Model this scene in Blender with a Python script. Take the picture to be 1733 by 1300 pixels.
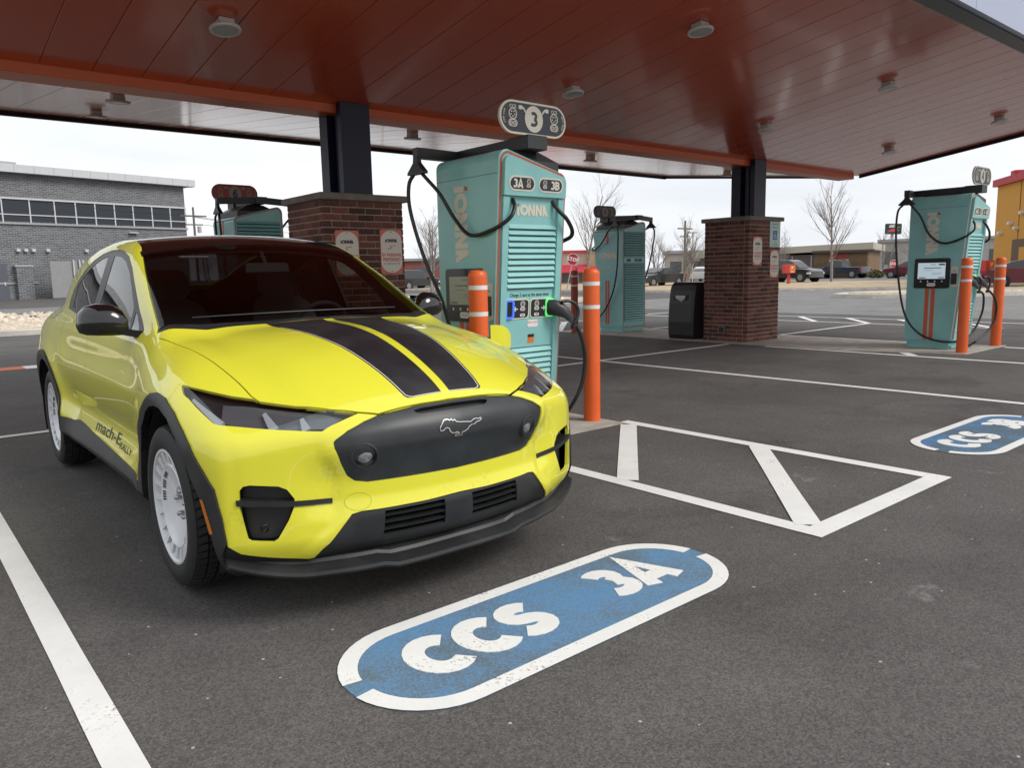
import bpy, bmesh, math, random
import numpy as np
from mathutils import Vector, Matrix
from mathutils.geometry import tessellate_polygon
random.seed(7); PI = math.pi
for o in list(bpy.data.objects): bpy.data.objects.remove(o, do_unlink=True)
SC = bpy.context.scene; COL = SC.collection

# ---------------------------------------------------------------- camera
cam = bpy.data.cameras.new('camera'); camo = bpy.data.objects.new('camera', cam); COL.objects.link(camo)
_r = Vector((0.76624994, -0.64220075, -0.02095768)); _d = Vector((-0.10823201, -0.09685026, -0.98939671)); _f = Vector((0.63336156, 0.76039347, -0.14371818))
M = Matrix((_r, -_d, -_f)).transposed().to_4x4(); M.translation = (0, 0, 1.3486)
camo.matrix_world = M
cam.sensor_fit = 'HORIZONTAL'; cam.sensor_width = 36; cam.lens = 1291.885 / 1733 * 36
cam.clip_start = .05; cam.clip_end = 3000
SC.camera = camo

# ---------------------------------------------------------------- sky, sun, exposure (bright overcast)
SUN_EL, SUN_AZ = math.radians(42), math.radians(152)      # azimuth measured from +Y towards +X
world = bpy.data.worlds.new('World'); SC.world = world; world.use_nodes = True
nt = world.node_tree; nt.nodes.clear()
out = nt.nodes.new('ShaderNodeOutputWorld'); bg = nt.nodes.new('ShaderNodeBackground'); nt.links.new(bg.outputs[0], out.inputs[0])
sky = nt.nodes.new('ShaderNodeTexSky'); sky.sky_type = 'NISHITA'; sky.sun_disc = False
sky.sun_elevation = SUN_EL; sky.sun_rotation = SUN_AZ; sky.dust_density = 3.0; sky.air_density = 1.0
tc = nt.nodes.new('ShaderNodeTexCoord'); mp = nt.nodes.new('ShaderNodeMapping'); mp.inputs['Scale'].default_value = (1.1, 1.1, 6)
nz = nt.nodes.new('ShaderNodeTexNoise'); nz.inputs['Scale'].default_value = 1.6; nz.inputs['Detail'].default_value = 6; nz.inputs['Roughness'].default_value = .55
rmp = nt.nodes.new('ShaderNodeValToRGB'); e = rmp.color_ramp.elements
e[0].position = .32; e[0].color = (5.8, 6.05, 6.45, 1); e[1].position = .68; e[1].color = (7.75, 7.85, 7.95, 1)
mixc = nt.nodes.new('ShaderNodeMix'); mixc.data_type = 'RGBA'; mixc.inputs[0].default_value = .93
nt.links.new(tc.outputs['Generated'], mp.inputs[0]); nt.links.new(mp.outputs[0], nz.inputs[0]); nt.links.new(nz.outputs[0], rmp.inputs[0])
nt.links.new(sky.outputs[0], mixc.inputs[6]); nt.links.new(rmp.outputs[0], mixc.inputs[7]); nt.links.new(mixc.outputs[2], bg.inputs[0])
bg.inputs[1].default_value = .10
sun = bpy.data.lights.new('sun', 'SUN'); sun.energy = 1.5; sun.angle = math.radians(25); sun.color = (1, .97, .93)
suno = bpy.data.objects.new('sun', sun); COL.objects.link(suno)
sd = Vector((math.sin(SUN_AZ) * math.cos(SUN_EL), math.cos(SUN_AZ) * math.cos(SUN_EL), math.sin(SUN_EL)))
suno.rotation_euler = sd.to_track_quat('Z', 'Y').to_euler()
SC.view_settings.view_transform = 'Standard'; SC.view_settings.look = 'None'; SC.view_settings.gamma = 1.0
SC.view_settings.exposure = 0.6; SC.view_settings.use_curve_mapping = False
SC.cycles.use_denoising = True
SC.cycles.max_bounces = 8; SC.cycles.transparent_max_bounces = 16

# ---------------------------------------------------------------- materials
MATS = {}
def lin(c): return tuple(((v / 255) / 12.92 if v / 255 <= .04045 else ((v / 255 + .055) / 1.055) ** 2.4) for v in c)
def mat(name, col=(.5, .5, .5), rough=.5, metal=0, spec=.5, coat=0, coat_rough=.05, emit=None, estr=1, bump=0, bscale=200, var=0, vscale=4, alpha=1):
    if name in MATS: return MATS[name]
    m = bpy.data.materials.new(name); m.use_nodes = True; MATS[name] = m
    n = m.node_tree; b = n.nodes['Principled BSDF']
    b.inputs['Base Color'].default_value = (*col, 1); b.inputs['Roughness'].default_value = rough; b.inputs['Metallic'].default_value = metal
    b.inputs['Specular IOR Level'].default_value = spec; b.inputs['Coat Weight'].default_value = coat; b.inputs['Coat Roughness'].default_value = coat_rough
    if emit: b.inputs['Emission Color'].default_value = (*emit, 1); b.inputs['Emission Strength'].default_value = estr
    if var or bump:
        t = n.nodes.new('ShaderNodeTexCoord')
    if var:
        z = n.nodes.new('ShaderNodeTexNoise'); z.inputs['Scale'].default_value = vscale; z.inputs['Detail'].default_value = 5
        n.links.new(t.outputs['Object'], z.inputs[0])
        r = n.nodes.new('ShaderNodeValToRGB'); r.color_ramp.elements[0].position = .3; r.color_ramp.elements[1].position = .7
        r.color_ramp.elements[0].color = (*[c * (1 - var) for c in col], 1); r.color_ramp.elements[1].color = (*[min(1, c * (1 + var)) for c in col], 1)
        n.links.new(z.outputs[0], r.inputs[0]); n.links.new(r.outputs[0], b.inputs['Base Color'])
        mr = n.nodes.new('ShaderNodeMapRange'); mr.inputs[3].default_value = max(0, rough - var * .3); mr.inputs[4].default_value = min(1, rough + var * .3)
        n.links.new(z.outputs[0], mr.inputs[0]); n.links.new(mr.outputs[0], b.inputs['Roughness'])
    if bump:
        z2 = n.nodes.new('ShaderNodeTexNoise'); z2.inputs['Scale'].default_value = bscale; z2.inputs['Detail'].default_value = 3
        n.links.new(t.outputs['Object'], z2.inputs[0])
        bp = n.nodes.new('ShaderNodeBump'); bp.inputs['Strength'].default_value = bump; bp.inputs['Distance'].default_value = .004
        n.links.new(z2.outputs[0], bp.inputs['Height']); n.links.new(bp.outputs[0], b.inputs['Normal'])
    return m
def glass(name, tint, rough=.02, ior=1.5):
    """a thin tinted pane: dimmed see-through plus mirror reflection by Fresnel"""
    if name in MATS: return MATS[name]
    m = bpy.data.materials.new(name); m.use_nodes = True; MATS[name] = m; n = m.node_tree; n.nodes.clear()
    o = n.nodes.new('ShaderNodeOutputMaterial'); t = n.nodes.new('ShaderNodeBsdfTransparent'); t.inputs[0].default_value = (*tint, 1)
    g = n.nodes.new('ShaderNodeBsdfGlossy'); g.inputs['Roughness'].default_value = rough; g.inputs[0].default_value = (1, 1, 1, 1)
    lw = n.nodes.new('ShaderNodeLayerWeight'); lw.inputs[0].default_value = .5; pw = n.nodes.new('ShaderNodeMath'); pw.operation = 'POWER'; pw.inputs[1].default_value = 5; n.links.new(lw.outputs['Facing'], pw.inputs[0]); f = n.nodes.new('ShaderNodeMapRange'); F0 = ((ior - 1) / (ior + 1)) ** 2 * 1.6; f.inputs[3].default_value = F0; f.inputs[4].default_value = 1; n.links.new(pw.outputs[0], f.inputs[0])     # thin pane: the same from both faces
    x = n.nodes.new('ShaderNodeMixShader'); n.links.new(f.outputs[0], x.inputs[0]); n.links.new(t.outputs[0], x.inputs[1]); n.links.new(g.outputs[0], x.inputs[2])
    n.links.new(x.outputs[0], o.inputs[0]); return m

def asphalt(name, c0, c1, speck=1.0, rough=.9, bump=.06):
    m = bpy.data.materials.new(name); m.use_nodes = True; MATS[name] = m; n = m.node_tree; b = n.nodes['Principled BSDF']; L = n.links.new
    t = n.nodes.new('ShaderNodeTexCoord')
    a = n.nodes.new('ShaderNodeTexNoise'); a.inputs['Scale'].default_value = .55; a.inputs['Detail'].default_value = 9; a.inputs['Roughness'].default_value = .65; L(t.outputs['Object'], a.inputs[0])
    g = n.nodes.new('ShaderNodeTexNoise'); g.inputs['Scale'].default_value = 150; g.inputs['Detail'].default_value = 5; g.inputs['Roughness'].default_value = .75; L(t.outputs['Object'], g.inputs[0])
    r = n.nodes.new('ShaderNodeValToRGB'); r.color_ramp.elements[0].position = .3; r.color_ramp.elements[1].position = .72
    r.color_ramp.elements[0].color = (*c0, 1); r.color_ramp.elements[1].color = (*c1, 1); L(a.outputs[0], r.inputs[0])
    mr = n.nodes.new('ShaderNodeMapRange'); mr.inputs[1].default_value = .3; mr.inputs[2].default_value = .7; mr.inputs[3].default_value = .45; mr.inputs[4].default_value = 1.6; L(g.outputs[0], mr.inputs[0])
    # single stones of the mix, each its own tone
    vs = n.nodes.new('ShaderNodeTexVoronoi'); vs.inputs['Scale'].default_value = 125; L(t.outputs['Object'], vs.inputs[0]); vc = n.nodes.new('ShaderNodeSeparateColor'); L(vs.outputs['Color'], vc.inputs[0])
    vm = n.nodes.new('ShaderNodeMapRange'); vm.inputs[3].default_value = .70; vm.inputs[4].default_value = 1.32; L(vc.outputs[0], vm.inputs[0]); vx = n.nodes.new('ShaderNodeMath'); vx.operation = 'MULTIPLY'; L(vm.outputs[0], vx.inputs[0]); L(mr.outputs[0], vx.inputs[1])
    mu = n.nodes.new('ShaderNodeMix'); mu.data_type = 'RGBA'; mu.blend_type = 'MULTIPLY'; mu.inputs[0].default_value = 1; L(r.outputs[0], mu.inputs[6]); L(vx.outputs[0], mu.inputs[7])
    # scattered pale grit: cells of a Voronoi kept at random
    v = n.nodes.new('ShaderNodeTexVoronoi'); v.inputs['Scale'].default_value = 17; L(t.outputs['Object'], v.inputs[0])
    lt = n.nodes.new('ShaderNodeMath'); lt.operation = 'LESS_THAN'; lt.inputs[1].default_value = .095; L(v.outputs['Distance'], lt.inputs[0])
    sx = n.nodes.new('ShaderNodeSeparateColor'); L(v.outputs['Color'], sx.inputs[0])
    gt = n.nodes.new('ShaderNodeMath'); gt.operation = 'GREATER_THAN'; gt.inputs[1].default_value = .86; L(sx.outputs[0], gt.inputs[0])
    an = n.nodes.new('ShaderNodeMath'); an.operation = 'MULTIPLY'; L(lt.outputs[0], an.inputs[0]); L(gt.outputs[0], an.inputs[1])
    an2 = n.nodes.new('ShaderNodeMath'); an2.operation = 'MULTIPLY'; an2.inputs[1].default_value = .75 * speck; L(an.outputs[0], an2.inputs[0])
    # dried pale smears
    s = n.nodes.new('ShaderNodeTexNoise'); s.inputs['Scale'].default_value = 2.6; s.inputs['Detail'].default_value = 8; s.inputs['Roughness'].default_value = .7; L(t.outputs['Object'], s.inputs[0])
    sr = n.nodes.new('ShaderNodeMapRange'); sr.inputs[1].default_value = .63; sr.inputs[2].default_value = .80; sr.inputs[4].default_value = .42 * speck; L(s.outputs[0], sr.inputs[0])
    ad = n.nodes.new('ShaderNodeMath'); ad.operation = 'MAXIMUM'; L(an2.outputs[0], ad.inputs[0]); L(sr.outputs[0], ad.inputs[1])
    mx = n.nodes.new('ShaderNodeMix'); mx.data_type = 'RGBA'; mx.inputs[7].default_value = (.5, .49, .47, 1); L(ad.outputs[0], mx.inputs[0]); L(mu.outputs[2], mx.inputs[6])
    # oil drips and damp-dark patches
    o1 = n.nodes.new('ShaderNodeTexNoise'); o1.inputs['Scale'].default_value = .9; o1.inputs['Detail'].default_value = 7; o1.inputs['Roughness'].default_value = .62; o1.inputs['Distortion'].default_value = .6; L(t.outputs['Object'], o1.inputs[0])
    o2 = n.nodes.new('ShaderNodeMapRange'); o2.inputs[1].default_value = .56; o2.inputs[2].default_value = .70; o2.inputs[3].default_value = 1; o2.inputs[4].default_value = .62; L(o1.outputs[0], o2.inputs[0])
    mo = n.nodes.new('ShaderNodeMix'); mo.data_type = 'RGBA'; mo.blend_type = 'MULTIPLY'; mo.inputs[0].default_value = 1; L(mx.outputs[2], mo.inputs[6]); L(o2.outputs[0], mo.inputs[7])
    L(mo.outputs[2], b.inputs['Base Color']); b.inputs['Roughness'].default_value = rough; b.inputs['Specular IOR Level'].default_value = .35
    bp = n.nodes.new('ShaderNodeBump'); bp.inputs['Strength'].default_value = bump; bp.inputs['Distance'].default_value = .006; L(g.outputs[0], bp.inputs['Height']); L(bp.outputs[0], b.inputs['Normal'])
    return m
def worn_paint(name, col, base=(.045, .042, .04), lo=.36, hi=.47, grain=55, amount=1.0, dirt=.12):
    """road paint with the asphalt showing through in worn grains"""
    m = bpy.data.materials.new(name); m.use_nodes = True; MATS[name] = m; n = m.node_tree; b = n.nodes['Principled BSDF']; L = n.links.new
    t = n.nodes.new('ShaderNodeTexCoord')
    a = n.nodes.new('ShaderNodeTexNoise'); a.inputs['Scale'].default_value = grain; a.inputs['Detail'].default_value = 5; a.inputs['Roughness'].default_value = .8; L(t.outputs['Object'], a.inputs[0])
    w = n.nodes.new('ShaderNodeTexNoise'); w.inputs['Scale'].default_value = 2.2; w.inputs['Detail'].default_value = 6; w.inputs['Roughness'].default_value = .65; L(t.outputs['Object'], w.inputs[0])
    mr0 = n.nodes.new('ShaderNodeMapRange'); mr0.inputs[1].default_value = .35; mr0.inputs[2].default_value = .68; mr0.inputs[3].default_value = .10; mr0.inputs[4].default_value = -.16 * amount; L(w.outputs[0], mr0.inputs[0])
    ad = n.nodes.new('ShaderNodeMath'); L(a.outputs[0], ad.inputs[0]); L(mr0.outputs[0], ad.inputs[1])
    mr = n.nodes.new('ShaderNodeMapRange'); mr.inputs[1].default_value = lo; mr.inputs[2].default_value = hi; L(ad.outputs[0], mr.inputs[0])
    d = n.nodes.new('ShaderNodeValToRGB'); d.color_ramp.elements[0].position = .3; d.color_ramp.elements[1].position = .7
    d.color_ramp.elements[0].color = (*[c * (1 - dirt) for c in col], 1); d.color_ramp.elements[1].color = (*[min(1, c * (1 + dirt * .6)) for c in col], 1); L(w.outputs[0], d.inputs[0])
    mx = n.nodes.new('ShaderNodeMix'); mx.data_type = 'RGBA'; L(mr.outputs[0], mx.inputs[0]); mx.inputs[6].default_value = (*base, 1); L(d.outputs[0], mx.inputs[7])
    L(mx.outputs[2], b.inputs['Base Color']); b.inputs['Roughness'].default_value = .75; b.inputs['Specular IOR Level'].default_value = .3
    bp = n.nodes.new('ShaderNodeBump'); bp.inputs['Strength'].default_value = .35; bp.inputs['Distance'].default_value = .004; L(a.outputs[0], bp.inputs['Height']); L(bp.outputs[0], b.inputs['Normal'])
    return m

# ---------------------------------------------------------------- geometry helpers
class MB:
    """collects shapes into one mesh"""
    def __init__(s): s.v = []; s.f = []; s.m = []; s.sm = []; s.cur = 0
    def add(s, vs, fs, smooth=False):
        o = len(s.v); s.v += [tuple(p) for p in vs]; s.f += [tuple(i + o for i in f) for f in fs]; s.m += [s.cur] * len(fs); s.sm += [smooth] * len(fs); return s
    def box(s, x0, x1, y0, y1, z0, z1, b=0):
        if b:
            P = []
            for z, i in ((z0, b), (z0 + b, 0), (z1 - b, 0), (z1, b)):
                P += [(x0 + i, y0 + i, z), (x1 - i, y0 + i, z), (x1 - i, y1 - i, z), (x0 + i, y1 - i, z)]
            F = [(3, 2, 1, 0), (12, 13, 14, 15)]
            for k in range(3):
                for j in range(4): a = k * 4 + j; c = k * 4 + (j + 1) % 4; F.append((a, c, c + 4, a + 4))
            return s.add(P, F)
        return s.add([(x0, y0, z0), (x1, y0, z0), (x1, y1, z0), (x0, y1, z0), (x0, y0, z1), (x1, y0, z1), (x1, y1, z1), (x0, y1, z1)],
                     [(0, 3, 2, 1), (4, 5, 6, 7), (0, 1, 5, 4), (1, 2, 6, 5), (2, 3, 7, 6), (3, 0, 4, 7)])
    def ring_loft(s, rings, cap0=True, cap1=True, smooth=False, closed=True):
        n = len(rings[0]); V = [p for r in rings for p in r]; F = []
        for k in range(len(rings) - 1):
            for j in range(n if closed else n - 1):
                a = k * n + j; b = k * n + (j + 1) % n; F.append((a, b, b + n, a + n))
        s.add(V, F, smooth)
        if cap0: s.add(rings[0], [tuple(range(n))[::-1]])
        if cap1: s.add(rings[-1], [tuple(range(n))])
        return s
    def lathe(s, prof, n=24, c=(0, 0, 0), axis='z', smooth=True, cap=True):
        R = []
        for r, h in prof:
            ring = []
            for k in range(n):
                a = 2 * PI * k / n; u, v = r * math.cos(a), r * math.sin(a)
                ring.append({'z': (c[0] + u, c[1] + v, c[2] + h), 'y': (c[0] + u, c[1] + h, c[2] - v), 'x': (c[0] + h, c[1] + u, c[2] + v)}[axis])
            R.append(ring)
        return s.ring_loft(R, cap, cap, smooth)
    def tube(s, pts, r, n=8, smooth=True, cap=True):
        P = [Vector(p) for p in pts]; rr = r if hasattr(r, '__len__') else [r] * len(P); R = []
        t0 = (P[1] - P[0]).normalized(); up = Vector((0, 0, 1)) if abs(t0.z) < .9 else Vector((1, 0, 0)); u = t0.cross(up).normalized()
        for i, p in enumerate(P):
            t = ((P[min(i + 1, len(P) - 1)] - P[max(i - 1, 0)])).normalized()
            u = (u - t * u.dot(t)).normalized(); w = t.cross(u)
            R.append([tuple(p + (u * math.cos(2 * PI * k / n) + w * math.sin(2 * PI * k / n)) * rr[i]) for k in range(n)])
        return s.ring_loft(R, cap, cap, smooth)
    def prism(s, poly, o, ex, ey, h, h0=0, smooth=False):
        """2D polygon in the plane (o, ex, ey), from height h0 to h along ex x ey"""
        o, ex, ey = Vector(o), Vector(ex), Vector(ey); nn = ex.cross(ey).normalized(); n = len(poly)
        ar = sum(poly[i][0] * poly[(i + 1) % n][1] - poly[(i + 1) % n][0] * poly[i][1] for i in range(n))
        if ar < 0: poly = poly[::-1]
        A = [o + ex * p[0] + ey * p[1] + nn * h0 for p in poly]; B = [o + ex * p[0] + ey * p[1] + nn * h for p in poly]
        tri = tessellate_polygon([[Vector((p[0], p[1], 0)) for p in poly]])
        s.add(A + B, [tuple(reversed([t[0], t[1], t[2]])) if _ccw(poly, t) else (t[0], t[1], t[2]) for t in tri], smooth)
        s.add(A + B, [tuple(i + n for i in (t if _ccw(poly, t) else (t[0], t[2], t[1]))) for t in tri], smooth)
        s.add(A + B, [(i, (i + 1) % n, (i + 1) % n + n, i + n) for i in range(n)], smooth); return s
    def build(s, name, mats, parent=None, loc=None, rotz=0, link=True):
        me = bpy.data.meshes.new(name); me.from_pydata(s.v, [], s.f)
        for m in (mats if isinstance(mats, (list, tuple)) else [mats]): me.materials.append(m)
        me.polygons.foreach_set('material_index', s.m); me.polygons.foreach_set('use_smooth', s.sm)
        if any(s.sm): me.set_sharp_from_angle(angle=math.radians(38))
        me.update()
        return link_mesh(name, me, parent, loc, rotz)
def _ccw(P, t):
    a, b, c = P[t[0]], P[t[1]], P[t[2]]; return (b[0] - a[0]) * (c[1] - a[1]) - (b[1] - a[1]) * (c[0] - a[0]) > 0
def link_mesh(name, me, parent=None, loc=None, rotz=0):
    o = bpy.data.objects.new(name, me); COL.objects.link(o)
    if parent: o.parent = parent
    if loc: o.location = loc
    if rotz: o.rotation_euler = (0, 0, rotz)
    return o
def tag(o, label=None, cat=None, group=None, kind=None):
    if label: o['label'] = label
    if cat: o['category'] = cat
    if group: o['group'] = group
    if kind: o['kind'] = kind
    return o
def thing(name, label, cat, loc=(0, 0, 0), rotz=0, group=None):
    o = bpy.data.objects.new(name, None); COL.objects.link(o); o.location = loc; o.rotation_euler = (0, 0, rotz); o.empty_display_size = .1
    return tag(o, label, cat, group)
def copy_tree(o, parent=None):
    c = o.copy(); COL.objects.link(c); c.parent = parent
    for ch in list(o.children): copy_tree(ch, c)
    return c
def bez(pts, n=8):
    """Catmull-Rom through the points"""
    P = [Vector(p) for p in pts]; P = [P[0] * 2 - P[1]] + P + [P[-1] * 2 - P[-2]]; R = []
    for i in range(1, len(P) - 2):
        a, b, c, d = P[i - 1:i + 3]
        for k in range(n):
            t = k / n; R.append(.5 * ((2 * b) + (c - a) * t + (2 * a - 5 * b + 4 * c - d) * t * t + (3 * b - a - 3 * c + d) * t ** 3))
    R.append(P[-2]); return R
def arc(cx, cy, rx, ry, a0, a1, n=10):
    return [(cx + rx * math.cos(math.radians(a0 + (a1 - a0) * k / n)), cy + ry * math.sin(math.radians(a0 + (a1 - a0) * k / n))) for k in range(n + 1)]
def rrect(x0, x1, y0, y1, r, n=6):
    return arc(x1 - r, y0 + r, r, r, -90, 0, n) + arc(x1 - r, y1 - r, r, r, 0, 90, n) + arc(x0 + r, y1 - r, r, r, 90, 180, n) + arc(x0 + r, y0 + r, r, r, 180, 270, n)
def stroke(path, w, closed=False):
    """outline of a stroked path with butt ends; closed paths give (outer, inner)"""
    P = [Vector((p[0], p[1])) for p in path]; n = len(P); L = []; R = []
    for i in range(n):
        a = P[(i - 1) % n] if (closed or i > 0) else P[i]; b = P[(i + 1) % n] if (closed or i < n - 1) else P[i]
        t1 = (P[i] - a).normalized() if (P[i] - a).length > 1e-9 else (b - P[i]).normalized()
        t2 = (b - P[i]).normalized() if (b - P[i]).length > 1e-9 else t1
        n1 = Vector((-t1.y, t1.x)); n2 = Vector((-t2.y, t2.x)); m = (n1 + n2)
        m = m.normalized() if m.length > 1e-6 else n1
        k = min(2.0, 1 / max(.3, m.dot(n1))); L.append(P[i] + m * w / 2 * k); R.append(P[i] - m * w / 2 * k)
    return [tuple(p) for p in L], [tuple(p) for p in R]
def ribbon(mb, path, w, o, ex, ey, h, h0=0, closed=False):
    """a stroked path as a thin solid"""
    L, R = stroke(path, w, closed); n = len(L); o, ex, ey = Vector(o), Vector(ex), Vector(ey); nn = ex.cross(ey).normalized()
    P = lambda q, hh: o + ex * q[0] + ey * q[1] + nn * hh
    V = [P(q, h) for q in L] + [P(q, h) for q in R] + [P(q, h0) for q in L] + [P(q, h0) for q in R]; F = []
    for i in range(n if closed else n - 1):
        j = (i + 1) % n
        F += [(i, i + n, j + n, j), (i, j, j + 2 * n, i + 2 * n), (i + n, i + 3 * n, j + 3 * n, j + n)]
    if not closed: F += [(0, 2 * n, 3 * n, n), (n - 1, 2 * n - 1, 4 * n - 1, 3 * n - 1)]
    mb.add(V, F); return mb
# bold stroke lettering (unit height, stroke centre lines)
GLY = {
 'C': (.78, [arc(.42, .5, .31, .37, 48, 312, 16)]), 'S': (.66, [arc(.36, .685, .22, .185, 35, 250, 10) + arc(.31, .315, .24, .185, 65, -145, 10)]),
 '3': (.66, [arc(.30, .69, .21, .18, 138, -75, 10), arc(.28, .315, .25, .185, 75, -140, 10)]), 'A': (.80, [[(.10, 0), (.40, .96), (.70, 0)], [(.24, .26), (.58, .26)]]),
 'B': (.68, [[(.15, 0), (.15, 1)], [(.15, .87)] + arc(.36, .69, .19, .18, 90, -90, 8) + [(.15, .51)], [(.15, .49)] + arc(.38, .315, .22, .185, 90, -90, 8) + [(.15, .13)]]),
 '4': (.70, [[(.50, 0), (.50, .98)], [(.50, .93), (.12, .34), (.68, .34)]]), '5': (.66, [[(.58, .88), (.20, .88), (.17, .50)] + arc(.30, .33, .24, .20, 105, -150, 10)]),
 '6': (.66, [[(.52, .95), (.30, .75)] + arc(.34, .34, .21, .21, 160, 520, 16)]),
 'T': (.62, [[(.31, 0), (.31, .98)], [(.03, .87), (.59, .87)]]), 'O': (.82, [arc(.41, .5, .29, .37, 0, 360, 20)]), 'P': (.64, [[(.15, 0), (.15, 1)], [(.15, .87)] + arc(.36, .65, .19, .22, 90, -90, 8) + [(.15, .43)]]),
 ' ': (.35, []), '-': (.45, [[(.05, .45), (.40, .45)]]),
}
def letters(mb, s, o, ex, ey, size, h, h0=0, wt=.25, gap=.06, center=True):
    o, ex, ey = Vector(o), Vector(ex).normalized(), Vector(ey).normalized()
    tot = sum(GLY[c][0] + gap for c in s) - gap; x = -tot / 2 if center else 0; y0 = -.5 if center else 0
    for k, c in enumerate(s):
        for i, p in enumerate(GLY[c][1]):
            ribbon(mb, [((x + q[0]) * size, (y0 + q[1]) * size) for q in p], wt * size, o, ex, ey, h + .0002 * (i + 3 * (k % 2)), h0)
        x += GLY[c][0] + gap
    return mb
def ionna(mb, o, ex, ey, size, h, h0=0, dot=None):
    """the wordmark: heavy i O N N A; size = cap height"""
    o, ex, ey = Vector(o), Vector(ex).normalized(), Vector(ey).normalized(); W = 3.62; S = lambda P: [((x - W / 2) * size, (y - .5) * size) for x, y in P]
    mb.prism(S([(0, 0), (.27, 0), (.27, .74), (0, .74)]), o, ex, ey, h, h0)
    ribbon(mb, S(arc(.80, .5, .36, .36, 0, 360, 24))[:-1], .27 * size, o, ex, ey, h, h0, True)
    for a in (1.26, 2.12): mb.prism(S([(a, 0), (a + .25, 0), (a + .25, .52), (a + .54, 0), (a + .79, 0), (a + .79, 1), (a + .54, 1), (a + .54, .48), (a + .25, 1), (a, 1)]), o, ex, ey, h, h0)
    mb.prism(S([(2.97, 0), (2.97, 1), (3.22, 1), (3.62, 0), (3.34, 0), (3.27, .20), (3.21, .20), (3.21, 0)]), o, ex, ey, h, h0)
    if dot is not None: dot.prism(S([(.02, .82), (.20, .82), (.26, 1.04), (.08, 1.04)]), o, ex, ey, h, h0)
    return mb
TXT = {}
def text_bake(items):
    """outline meshes of lettering in the built-in typeface, all in one evaluation"""
    obs = []
    for s, bold in items:
        cu = bpy.data.curves.new('lettering', 'FONT'); cu.body = s; cu.size = 1; cu.offset = bold; cu.align_x = 'CENTER'; cu.align_y = 'CENTER'; cu.resolution_u = 3
        ob = bpy.data.objects.new('lettering', cu); COL.objects.link(ob); obs.append((s, bold, ob, cu))
    dg = bpy.context.evaluated_depsgraph_get()
    for s, bold, ob, cu in obs:
        e = ob.evaluated_get(dg); me = e.to_mesh(); TXT[(s, bold)] = ([v.co.copy() for v in me.vertices], [tuple(p.vertices) for p in me.polygons]); e.to_mesh_clear()
    for s, bold, ob, cu in obs: bpy.data.objects.remove(ob); bpy.data.curves.remove(cu)
def text_mesh(mb, s, o, ex, ey, size, h, bold=.02, squeeze=1):
    if (s, bold) not in TXT: text_bake([(s, bold)])
    V, F = TXT[(s, bold)]; o, ex, ey = Vector(o), Vector(ex).normalized(), Vector(ey).normalized(); nn = ex.cross(ey)
    mb.add([o + ex * v.x * size * squeeze + ey * v.y * size + nn * h for v in V], F); return mb
text_bake([(c, .008) for c in 'BONAFIDECHRGSP '] + [(c, .02) for c in 'PLUGTYE '] + [('CCS', .02), ('NEED A HAND?', .01), ('HELP LINE', .012), ('Charge 2 cars at the same time!', .014), ('ALL VEHICLES WELCOME', .012), ('EV PARKING', .025), ('PREFERRED', .025), ('RESERVED', .01), ('PARKING', .01), ('VAN', .01), ('ACCESSIBLE', .01)] + [(n + c, .02) for n in '3456' for c in 'AB'])
X, Y, Z = Vector((1, 0, 0)), Vector((0, 1, 0)), Vector((0, 0, 1))
# ================================================================ ground and paint
M_asph = asphalt('asphalt_new', (.063, .058, .055), (.115, .107, .102))
M_road = asphalt('asphalt_road', (.15, .147, .143), (.21, .205, .20), speck=.4)
M_conc = mat('concrete', (.36, .33, .29), .85, var=.22, vscale=5, bump=.4, bscale=60)
M_kerb = mat('kerb_concrete', (.50, .47, .42), .85, var=.18, vscale=3, bump=.3, bscale=40)
M_white = worn_paint('road_paint_white', (.74, .73, .70), lo=.26, hi=.36, grain=80, amount=.85)
M_blue = worn_paint('road_paint_blue', (.12, .31, .57), base=(.11, .145, .165), lo=.33, hi=.66, grain=110, amount=1.15, dirt=.30)
M_blue2 = worn_paint('road_paint_blue_faded', (.07, .26, .58), base=(.085, .12, .15), lo=.46, hi=.60, grain=75, amount=1.25, dirt=.3)
M_orp = worn_paint('road_paint_orange', (.62, .18, .08), lo=.3, hi=.4, amount=.6)
def sheet(name, x0, x1, y0, y1, z, m, sub=1):
    b = MB(); b.add([(x0, y0, z), (x1, y0, z), (x1, y1, z), (x0, y1, z)], [(0, 1, 2, 3)]); return b.build(name, m)
tag(sheet('ground', -1500, 1500, -1500, 1500, 0, M_asph), kind='structure')

MARK = thing('road_marking', 'white painted stall lines on the dark asphalt', 'road marking'); MARK['kind'] = 'structure'; del MARK['category']; del MARK['label']
def seg(name, a, b, w, m=M_white, z=.004, parent=MARK):
    a, b = Vector((*a, 0)), Vector((*b, 0)); d = (b - a).normalized(); n = Vector((-d.y, d.x, 0)) * w / 2
    mb = MB(); k = max(1, int((b - a).length / .5)); V = []
    for i in range(k + 1):
        p = a.lerp(b, i / k); j1, j2 = random.uniform(-.003, .003), random.uniform(-.003, .003)
        V += [(p.x + n.x * (1 + j1 / w), p.y + n.y * (1 + j1 / w), z), (p.x - n.x * (1 + j2 / w), p.y - n.y * (1 + j2 / w), z)]
    mb.add(V, [(2 * i + 1, 2 * i + 3, 2 * i + 2, 2 * i) for i in range(k)]); return mb.build(name, m, parent)
seg('stall_line', (.41, -3), (.41, 8.07), .105); seg('stall_line', (-3, 8.01), (3.52, 8.01), .11, z=.0052); seg('stall_line', (8.40, 1.4), (8.40, 14.6), .11)
seg('stall_line', (5.16, 8.01), (11.75, 8.01), .11, z=.0052); seg('stall_line', (14.0, 8.35), (17.9, 8.40), .11)
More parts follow.
